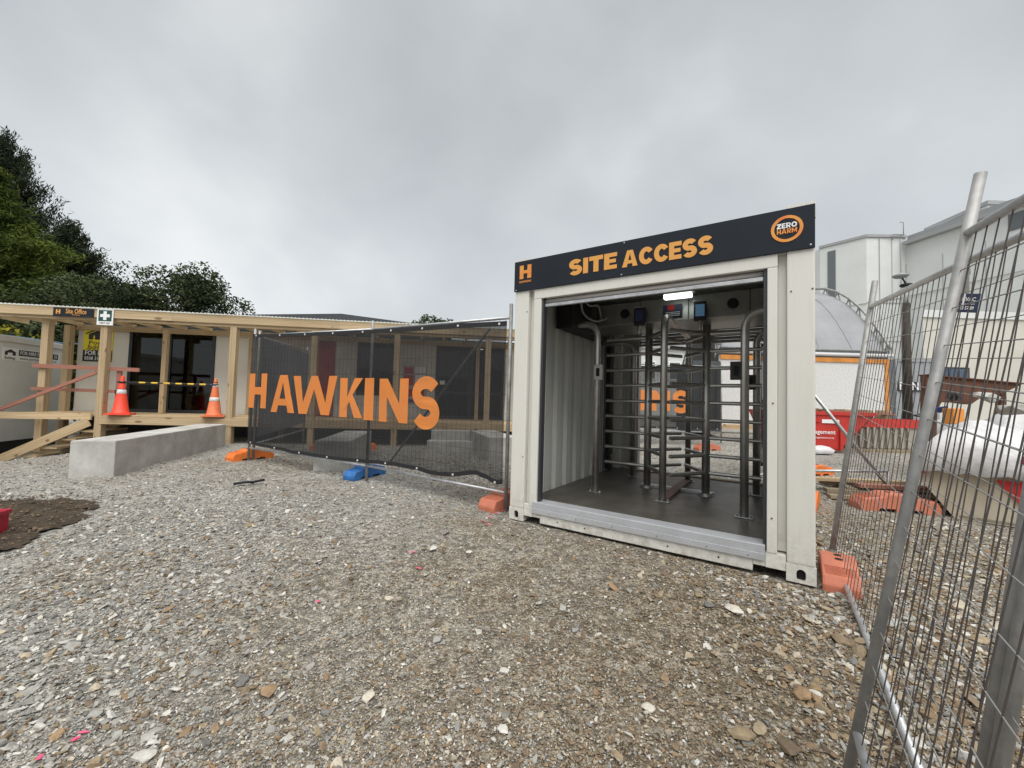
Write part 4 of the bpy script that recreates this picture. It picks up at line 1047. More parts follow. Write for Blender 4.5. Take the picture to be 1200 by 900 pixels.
for u0, u1 in ((-3.12, -1.1), (1.34, 1.9), (2.48, 3.5), (4.6, 6.5)): box('base_channel', (u0, u1), (W0, W0+.06), (.45, .585), CABIN, OF, 0)
box('end_wall', (-4.3, -4.24), (W0+.061, 4.6), (.45, 2.78), CABIN, OF)
box('end_wall', (8.24, 8.3), (W0+.061, 4.6), (.45, 2.78), CABIN, OF)
box('back_wall', (-4.3, 8.3), (4.601, 4.66), (.45, 2.78), INTER, OF)
box('cabin_floor', (-4.23, 8.23), (W0+.062, 4.6), (.46, .58), mat('carpet', (.06, .06, .065), .9), OF, 0)
box('cabin_ceiling', (-4.23, 8.23), (W0+.062, 4.6), (2.70, 2.78), INTER, OF, 0)
box('cabin_roof', (-4.35, 8.35), (W0+.1, 4.7), (2.785, 2.83), ROOFD, OF, 0)
box('partition', (-.9, -.84), (W0+.07, 4.59), (.585, 2.695), INTER, OF, 0); box('partition', (3.9, 3.96), (W0+.07, 4.59), (.585, 2.695), INTER, OF, 0)
box('skirt', (-4.2, 8.2), (W0+.1, W0+.14), (-.2, .449), BLACK, OF, 0)  # black sheet added to keep the space under the deck dark
box('cap_flashing', (-3.2, -1.0), (W0-.05, W0-.002), (2.70, 2.75), ALU, OF, .004)
def glazed(u0, u1, z0, z1, mids, name, rail=None):
    d = bpy.data.objects.new(name, None); link(d, OF)
    fw = .07
    us = [u0]+list(mids)+[u1]
    for i, u in enumerate(us):
        a = u if i == 0 else (u-fw/2 if i < len(us)-1 else u-fw)
        box('frame', (a, a+fw), (W0-.03, W0+.03), (z0, z1), ALU, d, .004)
    box('frame', (u0, u1), (W0-.028, W0+.028), (z0-.0, z0+.09), ALU, d, .004); box('frame', (u0, u1), (W0-.028, W0+.028), (z1-.09, z1), ALU, d, .004)
    if rail: box('frame', (u0, u1), (W0-.026, W0+.026), (rail-.035, rail+.035), ALU, d, .004)
    for a, b in zip(us, us[1:]): box('pane', (a+.02, b-.02), (W0-.004, W0+.004), (z0+.05, z1-.05), PANE, d, 0)
    return d
gd = glazed(-3.12, -1.10, .59, 2.73, (-2.17,), 'sliding_door', 1.33)
glazed(2.48, 3.5, 1.2, 2.73, (), 'window'); box('wall_panel', (2.48, 3.5), (W0, W0+.06), (.586, 1.199), CABIN, OF, 0)
glazed(4.6, 6.5, .59, 2.73, (5.55,), 'sliding_door', 1.33)
rdm = box('door', (1.345, 1.895), (W0-.01, W0+.03), (.59, 2.73), RED_W, OF, .003); box('kick_board', (1.36, 1.88), (W0-.018, W0-.0105), (.65, 1.2), PINK, rdm, 0)
nb_ = box('notice_board', (3.72, 4.35), (W0-.025, W0-.001), (1.0, 2.05), mat('notice_backing', (.42, .42, .42), .6), OF, .003)
for i, (a, b, c, d_, m_) in enumerate(((3.74, 3.98, 1.82, 2.0, REDP), (4.02, 4.32, 1.85, 2.03, WHITEP), (3.74, 4.0, 1.5, 1.78, REDP), (4.04, 4.32, 1.42, 1.8, WHITEP), (3.74, 4.3, 1.2, 1.4, REDP), (3.74, 4.3, 1.03, 1.12, BLUEP))):
    box('poster', (a, b), (W0-.03, W0-.0255), (c, d_), m_, nb_, 0)
box('door_label', (4.72, 4.86), (W0-.05, W0-.031), (1.55, 1.66), WHITEP, OF, 0)
box('heat_pump', (-3.35, -2.4), (4.35, 4.6), (2.25, 2.58), PAPER, OF, .02)
for u, w in ((-1.75, 3.2), (5.9, 2.3)): rod('downlight', (u, w, 2.69), (u, w, 2.7), .06, LITDOT, OF, 16)
def desk(u0, u1, w0, w1):
    d = box('desk', (u0, u1), (w0, w1), (1.28, 1.32), mat('desk_top', (.33, .30, .24), .5), OF, .004)
    for a in (u0+.05, u1-.05):
        for b in (w0+.05, w1-.05): rod('leg', (a, b, .582), (a, b, 1.279), .02, BLACK, d, 8)
desk(-3.1, -1.6, 2.0, 2.7); desk(4.8, 6.3, 3.0, 3.7)
box('paper_sheet', (-2.95, -2.6), (2.0, 2.4), (1.325, 1.33), PAPER, OF, 0)
tube('hose', [(-1.75+.33*math.cos(a/10*PI*1.6), 1.9+.1*math.sin(a), .9+.18*math.sin(a/10*PI*1.6)) for a in range(11)], .022, mat('yellow_hose', (.5, .42, .04), .5), OF, 8)

def plate_sign(name, label, u0, u1, w, z0, z1, m, cat='sign', group=None, depth=.012):
    c = A0+Matrix.Rotation(AZ, 3, 'Z') @ Vector(((u0+u1)/2, w, (z0+z1)/2))
    t = thing(name, label, cat, c, AZ, group); a, b = (u1-u0)/2, (z1-z0)/2
    box('sign_panel', (-a, a), (-depth, 0), (-b, b), m, t, .002)
    return t
so_ = plate_sign('site_office_sign', 'charcoal Site Office sign with orange H on the veranda beam', -3.55, -2.76, -.096, 2.725, 2.915, SIGNC)
put_text(TX['office'], SIGNOR, so_, Matrix.Translation((.05, -.0135, .018)) @ RX90, fit=.40); put_text(TX['officesub'], SIGNOR, so_, Matrix.Translation((.05, -.0135, -.055)) @ RX90)
word('logo', 'H', .10, .26, SIGNOR, so_, lambda x, y, d: (-.34+x, -.0135-d, -.045+y), thick=.001, fit=.085)
fa = plate_sign('first_aid_sign', 'white first aid sign with cross on green square on the veranda post', -2.69, -2.37, -.100, 2.57, 2.925, WHITEP)
box('green_square', (-.13, .13), (-.015, -.0121), (-.09, .155), GREENS, fa, 0); box('cross', (-.095, .095), (-.018, -.0151), (.0, .065), WHITEP, fa, 0); box('cross', (-.032, .032), (-.0185, -.0151), (-.065, .13), WHITEP, fa, 0)
put_text(TX['firstaid'], BLACKP, fa, Matrix.Translation((0, -.0135, -.135)) @ RX90, fit=.2)
ps = plate_sign('hire_sign', 'yellow and black portable buildings FOR HIRE sign on the cream office wall', -4.16, -3.50, W0-.002, 1.85, 2.70, YEL)
box('black_band', (-.33, .33), (-.016, -.0121), (-.425, -.14), BLACKP, ps, 0)
prism('house_logo', [(-.22, .13), (-.22, .27), (-.03, .36), (.16, .27), (.16, .13), (.08, .13), (.08, .22), (.03, .22), (.03, .13), (-.08, .13), (-.08, .23), (-.12, .23), (-.12, .13)], -.015, -.0121, BLACKP, ps); bar('logo_roof', (-.29, -.014, .27), (-.03, -.014, .40), .004, .03, BLACKP, ps); bar('logo_roof', (-.03, -.014, .40), (.23, -.014, .27), .004, .03, BLACKP, ps)
for tx, z, m_, w in (('porta', .045, BLACKP, .42), ('build', -.06, BLACKP, .46), ('tag', -.12, BLACKP, .5), ('hire', -.215, WHITEP, .56), ('phone', -.35, WHITEP, .56)):
    put_text(TX[tx], m_, ps, Matrix.Translation((0, -.0175 if m_ is WHITEP else -.0135, z)) @ RX90, fit=w)

# ------------------------------------------------------------------ storage cabin on the far side of the steps
cx0, cy0, cx1, cy1 = -11.42, 8.7, -12.12, 11.0
ca_ = math.atan2(cy1-cy0, cx1-cx0)
CB = thing('storage_cabin', 'plain off white steel storage cabin with a FOR HIRE strip beside the veranda', 'cabin', (cx1, cy1, -.1), ca_+PI)
# local x runs from the far corner (0) towards the camera, local y = outwards away from the yard is negative
cl = 5.4
box('cabin_wall', (0, cl), (-.04, .0), (.0, 2.28), mat('offwhite_steel', (.62, .62, .585), .5, var=.06, vscale=1.3, bump=.05, bscale=4), CB, .006)
box('cabin_wall', (0, .04), (-2.4, -.041), (.0, 2.28), MATS['offwhite_steel'], CB, .006); box('cabin_wall', (cl-.04, cl), (-2.4, -.041), (.0, 2.28), MATS['offwhite_steel'], CB, .006); box('cabin_wall', (.041, cl-.041), (-2.4, -2.36), (.0, 2.28), MATS['offwhite_steel'], CB, .006)
box('roof', (-.03, cl+.03), (-2.43, .035), (2.281, 2.43), MATS['offwhite_steel'], CB, .02)
box('skid', (.1, cl-.1), (-.3, -.1), (-.25, -.001), BLACK, CB); box('skid', (.1, cl-.1), (-2.3, -2.1), (-.25, -.001), BLACK, CB)
sf_ = box('hire_strip', (.35, 2.0), (.001, .006), (1.87, 2.15), WHITEP, CB, 0)
FACE_Y = Matrix(((-1, 0, 0, 0), (0, 0, 1, 0), (0, 1, 0, 0), (0, 0, 0, 1)))
box('strip_band', (.40, 1.58), (.0065, .009), (1.99, 2.13), BLACKP, sf_, 0)
put_text(TX['chire'], WHITEP, sf_, Matrix.Translation((.99, .0105, 2.06)) @ FACE_Y, fit=1.1); put_text(TX['cweb'], BLACKP, sf_, Matrix.Translation((.99, .0075, 1.93)) @ FACE_Y, fit=1.1)
prism('house_logo', [(1.66, 1.98), (1.66, 2.06), (1.8, 2.12), (1.94, 2.06), (1.94, 1.98), (1.87, 1.98), (1.87, 2.04), (1.74, 2.04), (1.74, 1.98)], .0065, .009, BLACKP, sf_); put_text(TX['csub'], BLACKP, sf_, Matrix.Translation((1.8, .0075, 1.92)) @ FACE_Y, fit=.27)
tube('corner_latch', fillet([(.12, .0, 1.75), (.12, .04, 1.75), (.12, .04, 2.12), (.12, .0, 2.12)], .03), .012, WHITEP, CB, 8)
tag(tube('rope', [Vector((-13.5, 9.5, 2.52)), Vector((-12.5, 11.2, 2.40)), Vector((-11.5, 12.5, 2.50)), Vector((-9, 13, 2.6))], .02, ROPE), 'thin blue rope strung behind the storage cabin', 'rope')

# ------------------------------------------------------------------ cones and bar on the deck
def dk(u, w, z): return A0+Matrix.Rotation(AZ, 3, 'Z') @ Vector((u, w, z))
def lathe(name, prof, m, parent, n=24):
    bm = bmesh.new(); R = [[bm.verts.new((r*math.cos(2*PI*k/n), r*math.sin(2*PI*k/n), z)) for k in range(n)] for r, z in prof]
    for a, b in zip(R, R[1:]):
        for k in range(n): f = bm.faces.new((a[k], a[(k+1) % n], b[(k+1) % n], b[k])); f.smooth = True
    bm.faces.new(R[0][::-1]); bm.faces.new(R[-1]); return from_bm(name, bm, m, parent)
def cone(label, u, w, m, bands):
    p = dk(u, w, .601); t = thing('traffic_cone', label, 'traffic cone', p, .5, 'traffic cones holding the bar on the deck'); t.scale = (.92, .92, .94)
    bm = bmesh.new(); bm_box(bm, -.235, .235, -.235, .235, 0, .035, .012); from_bm('base', bm, m, t)
    R = lambda z: .165-.135*(z/.93)
    lathe('cone_body', [(.19, .0355), (.175, .06), (R(.08), .08), (R(.5), .5), (R(.9), .90), (.026, .925), (.02, .93)], m, t)
    for z0, z1, mm in bands: lathe('collar', [(R(z0)+.001, z0), (R(z0)+.004, z0+.003), (R(z1)+.004, z1-.003), (R(z1)+.001, z1)], mm, t)
    return t
cone('bright red traffic cone with black and white collars beside the hire sign', -2.20, .02, CONE1, ((.50, .60, REFL), (.60, .615, BLACKP), (.745, .76, BLACKP)))
cone('sun faded orange traffic cone with two scuffed white collars by the glass door', -.28, .02, CONE2, ((.38, .47, REFL), (.72, .80, REFL), (.83, .845, BLACKP)))
br = thing('cone_bar', 'black and yellow striped bar stretched between the two traffic cones', 'barrier bar', dk(-1.24, .02, 1.33), AZ)
bp_ = .97
rod('bar_tube', (-1.06, 0, .0), (1.0, 0, -.0), .018, BLACKP, br)
for k in range(6): rod('stripe', (-.62+k*.25, 0, 0), (-.49+k*.25, 0, 0), .0195, mat('bar_yellow', (.75, .50, .05), .5), br)
rod('stripe', (.86, 0, 0), (.98, 0, 0), .0195, BLUEP, br)
for x in (-1.0, .94): lathe('hook', [(.055, -.02), (.06, -.02), (.06, .02), (.055, .02)], BLACKP, br, 16).location = (x*.96+(.0 if x < 0 else .05)-(.0 if x > 0 else -.0), 0, 0)

# ------------------------------------------------------------------ concrete blocks, steps, odds and ends
def conc_block(label, a, b, wid, h, z0=-.03):
    """a, b: the two ends of the near long edge line on the ground"""
    a, b = Vector((*a, 0)), Vector((*b, 0)); d = (b-a); l = d.length; rz = math.atan2(d.y, d.x)
    t = box('concrete_block', (0, l), (0, wid), (z0, h), CONC, None, .012)
    t.location = (a.x, a.y, 0); t.rotation_euler = (0, 0, rz); return tag(t, label, 'concrete block', 'concrete ballast blocks along the fence')
conc_block('long pale concrete block lying between the veranda steps and the fence', (-5.30, 5.45), (-6.22, 8.85), .49, .475, -.1)
c0, c1, c2 = atz(369, 517, .46), atz(410, 517, .46), atz(444, 501, .46)
conc_block('concrete block behind the K of the lettered mesh', (c1.x, c1.y), (c1.x+(c2-c1).normalized().x*2.0, c1.y+(c2-c1).normalized().y*2.0), .52, .46)
conc_block('concrete block half hidden behind the container, seen through the mesh', (-.15, 7.6), (-.45, 9.0), .6, .46) if False else None
b3a = atz(580, 504, .46)
conc_block('concrete block behind the mesh, partly hidden by the container', (b3a.x+.55, b3a.y-1.7), (b3a.x, b3a.y), .6, .46)
es = thing('entry_steps', 'low grey two tread steps in front of the dark glass doors behind the mesh', 'steps', (-1.28, 9.2, 0), math.radians(8))
box('step', (-.58, .58), (-.30, .12), (-.03, .22), CONC, es, .008); box('step', (-.52, .52), (.125, .5), (-.03, .42), CONC, es, .008)
for a, b, c, z in ((-.58, .58, -.30, .221), (-.52, .52, .13, .421)): box('nosing', (a, b), (c, c+.05), (z, z+.012), mat('pale_nosing', (.6, .6, .58), .6), es, 0)
tag(tube('strap', [atz(274, 567, .035), atz(284, 565.5, .05), atz(298, 564.5, .04), atz(310, 562, .06)], .017, STRAP, None, 6), 'short black strap lying on the gravel before the mesh', 'strap')
rb_ = thing('red_crate', 'red plastic crate corner beside the dug soil', 'crate', (-4.47, 3.34, g(-4.36, 3.3)+.01), .35)
bm = bmesh.new()
for a, b, c, d_ in ((-.2, .2, -.15, -.135), (-.2, .2, .135, .15), (-.2, -.185, -.134, .134), (.185, .2, -.134, .134)): bm_box(bm, a, b, c, d_, 0, .22, .003)
bm_box(bm, -.184, .184, -.134, .134, .0, .015); from_bm('crate_body', bm, mat('red_plastic', (.45, .02, .05), .5, var=.15), rb_)
box('rim', (-.21, .21), (-.16, -.151), (.19, .225), MATS['red_plastic'], rb_, .002); box('rim', (-.21, .21), (.151, .16), (.19, .225), MATS['red_plastic'], rb_, .002); box('rim', (.201, .21), (-.15, .15), (.19, .225), MATS['red_plastic'], rb_, .002)

# ------------------------------------------------------------------ skips and site materials beyond the wire fence
def skip(name, label, x0b, x1b, x0t, x1t, y0, y1, z0, h, side, end, rimc, loc, rz=0, rim=.09, ribs=5):
    t = thing(name, label, 'skip bin', loc, rz, 'skip bins')
    def panel(nm, poly, m): 
        o = mesh_obj(nm, poly, [(0, 1, 2, 3)], m, t); s = o.modifiers.new('thickness', 'SOLIDIFY'); s.thickness = .03; return o
    for nm, y in (('side_panel', y0), ('side_panel', y1)): panel(nm, [(x0b, y, z0), (x1b, y, z0), (x1t, y, z0+h), (x0t, y, z0+h)], side)
    panel('end_panel', [(x0b, y0, z0), (x0b, y1, z0), (x0t, y1, z0+h), (x0t, y0, z0+h)], end); panel('end_panel', [(x1b, y0, z0), (x1b, y1, z0), (x1t, y1, z0+h), (x1t, y0, z0+h)], end)
    panel('bin_floor', [(x0b, y0, z0+.04), (x1b, y0, z0+.04), (x1b, y1, z0+.04), (x0b, y1, z0+.04)], end)
    for y in (y0, y1): bar('rim', (x0t-.04, y, z0+h+rim*.4), (x1t+.04, y, z0+h+rim*.4), .08, rim, rimc, t)
    for x in (x0t, x1t): bar('rim', (x, y0+.05, z0+h+rim*.4), (x, y1-.05, z0+h+rim*.4), .08, rim, rimc, t)
    for k in range(ribs):
        x = x0b+(x1b-x0b)*(k+.5)/ribs; bar('rib', (x, y0-.045, z0+.03), (x, y0-.045, z0+h-.02), .06, .05, side, t, up=Vector((0, 1, 0)))
    return t
sa = skip('skip_bin', 'red skip bin with white lettering behind the container', -1.15, .0, -1.55, .80, 0, 1.75, .02, .95, REDSK, REDSK, REDSK, (8.8, 10.8, .05), math.radians(-10), ribs=0)
FACE_N = RX90
put_text(TX['mgmt'], WHITEP, sa, Matrix.Translation((-.50, -.024, .50)) @ FACE_N, fit=.74); put_text(TX['mweb'], WHITEP, sa, Matrix.Translation((-.52, -.024, .35)) @ FACE_N, fit=.72)
box('label_plate', (-.45, .05), (-.028, -.018), (.74, .84), WHITEP, sa, .002); box('label_plate', (-.75, -.5), (-.028, -.018), (.76, .84), REDP, sa, .002)
bar('gusset', (.0, -.04, .04), (.0, -.04, .86), .06, .05, REDSK, sa, up=Vector((0, 1, 0)))
sb = skip('skip_bin', 'grey ribbed skip bin with a wide red rim, loaded with cardboard', -1.15, 1.0, -1.3, 1.4, 0, 1.7, .05, .62, RIBGREY, RIBGREY, REDSK, (10.1, 11.3, .05), math.radians(-4), rim=.24, ribs=12)
box('timber_foot', (-1.2, 1.2), (-.1, .02), (-.06, .045), WOODG, sb, .004)
CBX = [(9.35, 12.2, .4), (9.95, 12.1, .34), (10.55, 12.15, .38), (11.05, 12.0, .3)]
for i, (x, y, s) in enumerate(CBX):
    o = box('cardboard_box', (-s/2, s/2), (-s/2, s/2), (0, .55), CARDB, None, .004); o.location = (x, y, .62); o.rotation_euler = (0, .05, .2*i)
    tag(o, ('brown cardboard box at the end of the loaded skip nearest the red one', 'brown cardboard box second along in the loaded skip', 'brown cardboard box third along in the loaded skip', 'small brown cardboard box at the outer end of the loaded skip')[i], 'box', 'boxes in the loaded skip')
for k in range(3):
    o = bar('timber_offcut', (9.1, 11.6+.2*k, 1.12+.02*k), (11.3, 11.9+.2*k, 1.06), .09, .04, WOODG if k else PINK); tag(o, ('pink timber length laid along the top of the loaded skip', 'weathered board laid behind the pink timber in the skip', 'weathered board at the back of the loaded skip')[k], 'timber', 'timber in the loaded skip')
sk = mesh_obj('plastic_sack', *(lambda r: ([(.32*math.cos(a)*c*r.uniform(.8, 1.1), .2*math.sin(a)*c*r.uniform(.8, 1.1), h) for h, c in ((0, 1), (.09, 1.05), (.17, .6), (.2, .1)) for a in [i*PI/6 for i in range(12)]], [(j*12+i, j*12+(i+1) % 12, (j+1)*12+(i+1) % 12, (j+1)*12+i) for j in range(3) for i in range(12)]))(random.Random(2)), TARP, smooth=True)
sk.location = (8.0, 10.45, .03); tag(sk, 'crumpled white plastic sack on the ground under the red skip', 'sack')

# beige bin with plastic-wrapped load
bb_ = skip('skip_bin', 'dusty beige skip bin with a red triangle, heaped with white plastic', .36, 3.0, .0, 3.3, 0, 1.5, .0, .52, BEIGESK, BEIGESK, BEIGESK, (4.75, 4.78, .0), math.radians(-48), rim=.10, ribs=0)
prism('hazard_triangle', [(.62, .47), (.86, .47), (.84, .16)], -.024, -.017, REDP, bb_)
box('red_tab', (.02, .10), (-.05, -.03), (.46, .60), REDP, bb_, .003); box('red_band', (.80, 2.6), (-.055, -.045), (.66, .74), mat('dark_red_band', (.25, .02, .03), .6), bb_, .003)
def heap(name, label, cat, x0, x1, y0, y1, z0, hgt, m, seed, nx_=26, ny_=16, rough=.12, skirt=0.):
    V, F = [], []
    for j in range(ny_+1):
        for i in range(nx_+1):
            a, b = i/nx_, j/ny_; x, y = x0+(x1-x0)*a, y0+(y1-y0)*b
            e_ = min(a, 1-a, b, 1-b)*2; k = min(1, e_*3.2)**.5
            z = z0-skirt*(1-k)+hgt*k*(.75+.5*noise.noise((x*1.1+seed, y*1.1, 0)))+rough*noise.noise((x*4+seed, y*4, 2))*k+.45*rough*noise.noise((x*9, y*9, seed))+.5*rough*abs(noise.noise((x*3+y*4, y*2, seed+3)))
            V.append((x+.05*noise.noise((y*5, z*3, seed)), y+.05*noise.noise((x*5, z*3, seed)), z))
    for j in range(ny_):
        for i in range(nx_): a = j*(nx_+1)+i; F.append((a, a+1, a+nx_+2, a+nx_+1))
    o = mesh_obj(name, V, F, m, smooth=True); s = o.modifiers.new('thickness', 'SOLIDIFY'); s.thickness = .008
    return tag(o, label, cat)
heap('plastic_sheet', 'white plastic sheet heaped over the beige skip load', 'sheet', .0, 3.2, -.09, 1.45, .60, .56, TARP, 3.3, 44, 22, .09, .10)
_h = bpy.data.objects['plastic_sheet']; _h.location = (4.75, 4.78, 0); _h.rotation_euler = (0, 0, math.radians(-48))
heap('plastic_wrap', 'pale grey plastic bundle lying on top behind the white sheet', 'bundle', 8.35, 10.6, 6.9, 8.2, .5, .85, mat('dusty_plastic', (.55, .555, .56), .5, var=.15, vscale=3), 8.1, 26, 14, .10)
rp_ = [at(1086, 440, 7.2), at(1198, 450.5, 7.2), at(1178, 460, 7.2), at(1150, 466, 7.2), at(1138, 474, 7.2), at(1122, 472, 7.2), at(1104, 471, 7.2), at(1096, 486, 7.2), at(1086, 492, 7.2)]
rc = thing('steel_plate', 'rusty brown steel chute plate tapering to a point above the white sheet', 'steel plate', (8.2, 7.2, 0))
prism('plate', [(p.x-8.2, p.z) for p in rp_], 0, .12, RUST, rc, 'y', .008); bar('plate_flange', (rp_[0].x-8.2, .06, rp_[0].z+.012), (rp_[1].x-8.2, .06, rp_[1].z+.012), .2, .02, RUST, rc)
bar('prop', (rp_[8].x-8.1, .06, .0), (rp_[8].x-8.05, .06, rp_[8].z+.1), .1, .1, RUST, rc); bar('prop', (.9, .30, .0), (.9, .30, rp_[4].z+.3), .1, .1, RUST, rc)
o = box('orange_crate', (-.09, .09), (-.09, .09), (0, .26), mat('orange_plastic', (.75, .30, .06), .5), None, .015); o.location = (7.25, 6.62, .98); tag(o, 'orange plastic crate under the rusty steel plate', 'crate')
for i, (px, py, y, s, m_, lb) in enumerate(((1152, 466, 6.9, .42, CONC, 'grey lump of broken concrete beside the rusty plate'), (1118, 465, 6.9, .30, BLACK, 'black rubbish bag under the rusty plate'), (1186, 480, 6.6, .5, CONC, 'flat slab of broken concrete at the edge of the white sheet'), (1104, 480, 6.8, .24, MATS['blue_print'], 'blue rag bundle beside the orange crate'), (1085, 487, 6.6, .25, BLACK, 'black bag at the tip of the white sheet'))):
    p = at(px, py, y); me = rock_mesh(300+i, 16, .55); me.materials.append(m_); o = bpy.data.objects.new('rubble_lump', me); link(o); o.location = p; o.scale = (s*1.5, s, s); o.rotation_euler = (0, .1, i*.7); tag(o, lb, 'rubble')
# timber pile and pallet on the gravel
tpl = [((4.55, 5.95, .10), (6.2, 5.45, .12), .12, .05, WOODG, 'weathered plank at the back of the timber pile'), ((4.35, 5.6, .06), (5.9, 5.05, .09), .14, .05, WOODG, 'weathered plank in the middle of the timber pile'), ((4.7, 5.5, .155), (6.1, 5.15, .18), .14, .045, PINK, 'pink primed plank on top of the timber pile'),
       ((4.3, 5.9, .16), (5.6, 5.65, .17), .10, .045, WOOD, 'yellow pine plank across the back of the timber pile'), ((4.9, 4.98, .04), (5.75, 4.62, .05), .16, .05, WOOD, 'yellow pine plank lying before the beige skip'), ((5.0, 5.2, .09), (5.8, 4.75, .11), .12, .05, WOODG, 'short weathered plank against the beige skip'), ((4.2, 5.35, .03), (4.95, 5.2, .04), .1, .045, WOODG, 'short plank end sticking out of the timber pile')]
for a, b, w, h, m_, lb in tpl: tag(bar('timber_plank', a, b, w, h, m_), lb, 'timber', 'planks in the timber pile')
pl = thing('pallet', 'weathered timber pallet under the pink plank', 'pallet', (5.3, 5.75, .0), -.3)
for k in range(3): bar('pallet_bearer', (-.6, -.4+k*.4, .05), (.6, -.4+k*.4, .05), .08, .08, WOODG, pl)
for k in range(6): bar('pallet_slat', (-.55+k*.22, -.46, .102), (-.55+k*.22, .46, .102), .1, .02, WOODG, pl)
for k in range(3):
    o = bar('timber_plank', (6.9+.25*k, 14.0, .42+.05*k), (9.4+.1*k, 13.9, .44+.05*k), .2, .05, WOOD); tag(o, ('lowest pale board stacked under the white speckled wall', 'middle pale board stacked under the white speckled wall', 'topmost pale board stacked under the white speckled wall')[k], 'timber', 'boards under the white wall')

# ------------------------------------------------------------------ dome shelter
DM = thing('dome_shelter', 'grey fabric dome shelter on a speckled white wall trimmed in orange', 'shelter', (7.9, 15.3, .3))
dx = 6.4; wt = 2.83
box('wall', (0, dx), (0, .12), (.0, wt), SPECK, DM, 0)
box('trim', (0, dx+.02), (-.04, -.001), (wt-.17, wt), ORTRIM, DM, .004); box('trim', (dx-.14, dx), (-.038, -.002), (.19, wt-.171), ORTRIM, DM, .004); box('trim', (0, dx-.15), (-.04, -.001), (.0, .16), ORTRIM, DM, .004)
box('end_wall', (dx-.12, dx), (.121, 9.8), (.0, wt), SPECK, DM, 0)
tube('eave_tube', [(-.1, -.03, wt+.12), (dx+.15, -.03, wt+.12)], .07, mat('white_eave', (.62, .63, .64), .6), DM, 10); tube('eave_tube', [(-.1, .02, wt+.3), (dx+.1, .02, wt+.3)], .035, GALVD, DM, 8)
def rise(d, hh=3.5, half=5.0): return hh*(1-(max(0, 1-min(d, 2*half-d)/half))**2.5)
ys = [0, .12, .3, .6, 1, 1.4, 1.9, 2.5, 3.2, 4, 5, 6, 7, 8, 9, 9.6, 10]
V, F = [], []
nx_ = 24
for i in range(nx_+1):
    sag = .05*abs(math.sin(PI*i/nx_*4))
    for d in ys:
        hip = .56*min(d, 5); x = hip+(dx-hip)*i/nx_
        V.append((x, d, wt+.15+rise(d)-sag*min(1, d)+.02*noise.noise((x*2, d*2, 0))))
ny_ = len(ys)
for i in range(nx_):
    for j in range(ny_-1): a = i*ny_+j; F.append((a, a+ny_, a+ny_+1, a+1))
mo = mesh_obj('membrane', V, F, MEMB, DM, smooth=True); s = mo.modifiers.new('thickness', 'SOLIDIFY'); s.thickness = .02
for nm, x in (('end_truss', dx+.06), ('end_truss', -.06)):
    bm = bmesh.new(); hp = (lambda d: 0) if x > 1 else (lambda d: .56*min(d, 5)); A = [(x+hp(d), d, wt+.15+rise(d)) for d in ys]; B = [(x+hp(d), d+(.22 if d < 5 else -.22), wt-.12+rise(d)) for d in ys]
    A2 = [Vector(a)+Vector((0, -.06, .22)) for a in A]
    tube_mesh(bm, A2, .05, 8); tube_mesh(bm, B, .045, 8)
    for (a, b, c) in zip(A2, B, A2[1:]): tube_mesh(bm, [a, b], .03, 6); tube_mesh(bm, [b, c], .03, 6)
    from_bm(nm, bm, GALVD, DM)
for k in range(1, 5):
    bm = bmesh.new(); tube_mesh(bm, [(.56*min(d, 5)+(dx-.56*min(d, 5))*k/5, d, wt+.158+rise(d)-.05*abs(math.sin(PI*k/5*4))*min(1, d)) for d in ys], .022, 6); from_bm('seam', bm, MEMB, DM)
V2 = [(dx+.01, d, z) for d in ys for z in (wt, wt+.13+rise(d)-.05)]
F2 = [(2*i, 2*i+2, 2*i+3, 2*i+1) for i in range(ny_-1)]
mesh_obj('end_cloth', V2, F2, MEMB, DM)

# ribbed dark container, pale house, gate post beyond the far banner
def ribbed_box(name, label, x0, x1, y0, y1, z0, z1, m, pitch=.28, cat='container'):
    t = thing(name, label, cat, (x0, y0, z0)); w, d, h = x1-x0, y1-y0, z1-z0
    P = corr(0, w, pitch, .04)
    sheet_profile('front_wall', P, 0, h, .01, m, t, lambda a, b, ww: (a, b, ww)); box('body', (.05, w-.05), (.06, d), (.02, h-.02), m, t, 0)
    box('top_rail', (0, w), (-.02, -.001), (h-.12, h+.02), m, t, 0); box('bottom_rail', (0, w), (-.02, -.001), (0, .12), m, t, 0)
    for u in (0, w-.12): box('corner_post', (u, u+.12), (-.03, -.021), (-.0, h), m, t, 0)
    return t
ribbed_box('storage_container', 'dark grey ribbed container beside the white dome wall', 5.92, 6.82, 13.2, 14.6, .28, 2.62, mat('dark_grey_paint', (.065, .075, .078), .6, var=.15, vscale=2))
ho = thing('house', 'pale distant house with a window above the far fence', 'house', (9.8, 32, 0))
box('wall', (0, 7.2), (0, 6), (0, 5.6), WHITEB, ho, 0); prism('roof', [(-.3, 5.6), (3.6, 7.0), (7.5, 5.6)], -.3, 6.3, FLASH, ho)
for x in (.6, 2.6, 4.8):
    w_ = box('window', (x, x+1.0), (-.06, .0), (3.1, 4.6), WHITEP, ho, .01); box('pane', (x+.1, x+.9), (-.065, -.061), (3.2, 4.5), GLASSG, w_, 0)
eb = ribbed_box('equipment_shed', 'grey ribbed shed with a small BLINE sign behind the lamp post', at(1049, 450, 20).x, at(1100, 450, 20).x, 20, 23, .4, at(1068, 421, 20).z, mat('grey_cladding', (.30, .32, .34), .6, var=.1), .5, 'shed')
es_ = thing('shed_sign', 'black BLINE sign with white letters on the grey shed', 'sign', (at(1067, 453, 20).x, 19.965, at(1067, 453, 20).z))
box('sign_panel', (-.68, .68), (-.02, .0), (-.23, .23), BLACKP, es_, .002); put_text(TX['bline'], WHITEP, es_, Matrix.Translation((0, -.0215, 0)) @ RX90, fit=1.2)

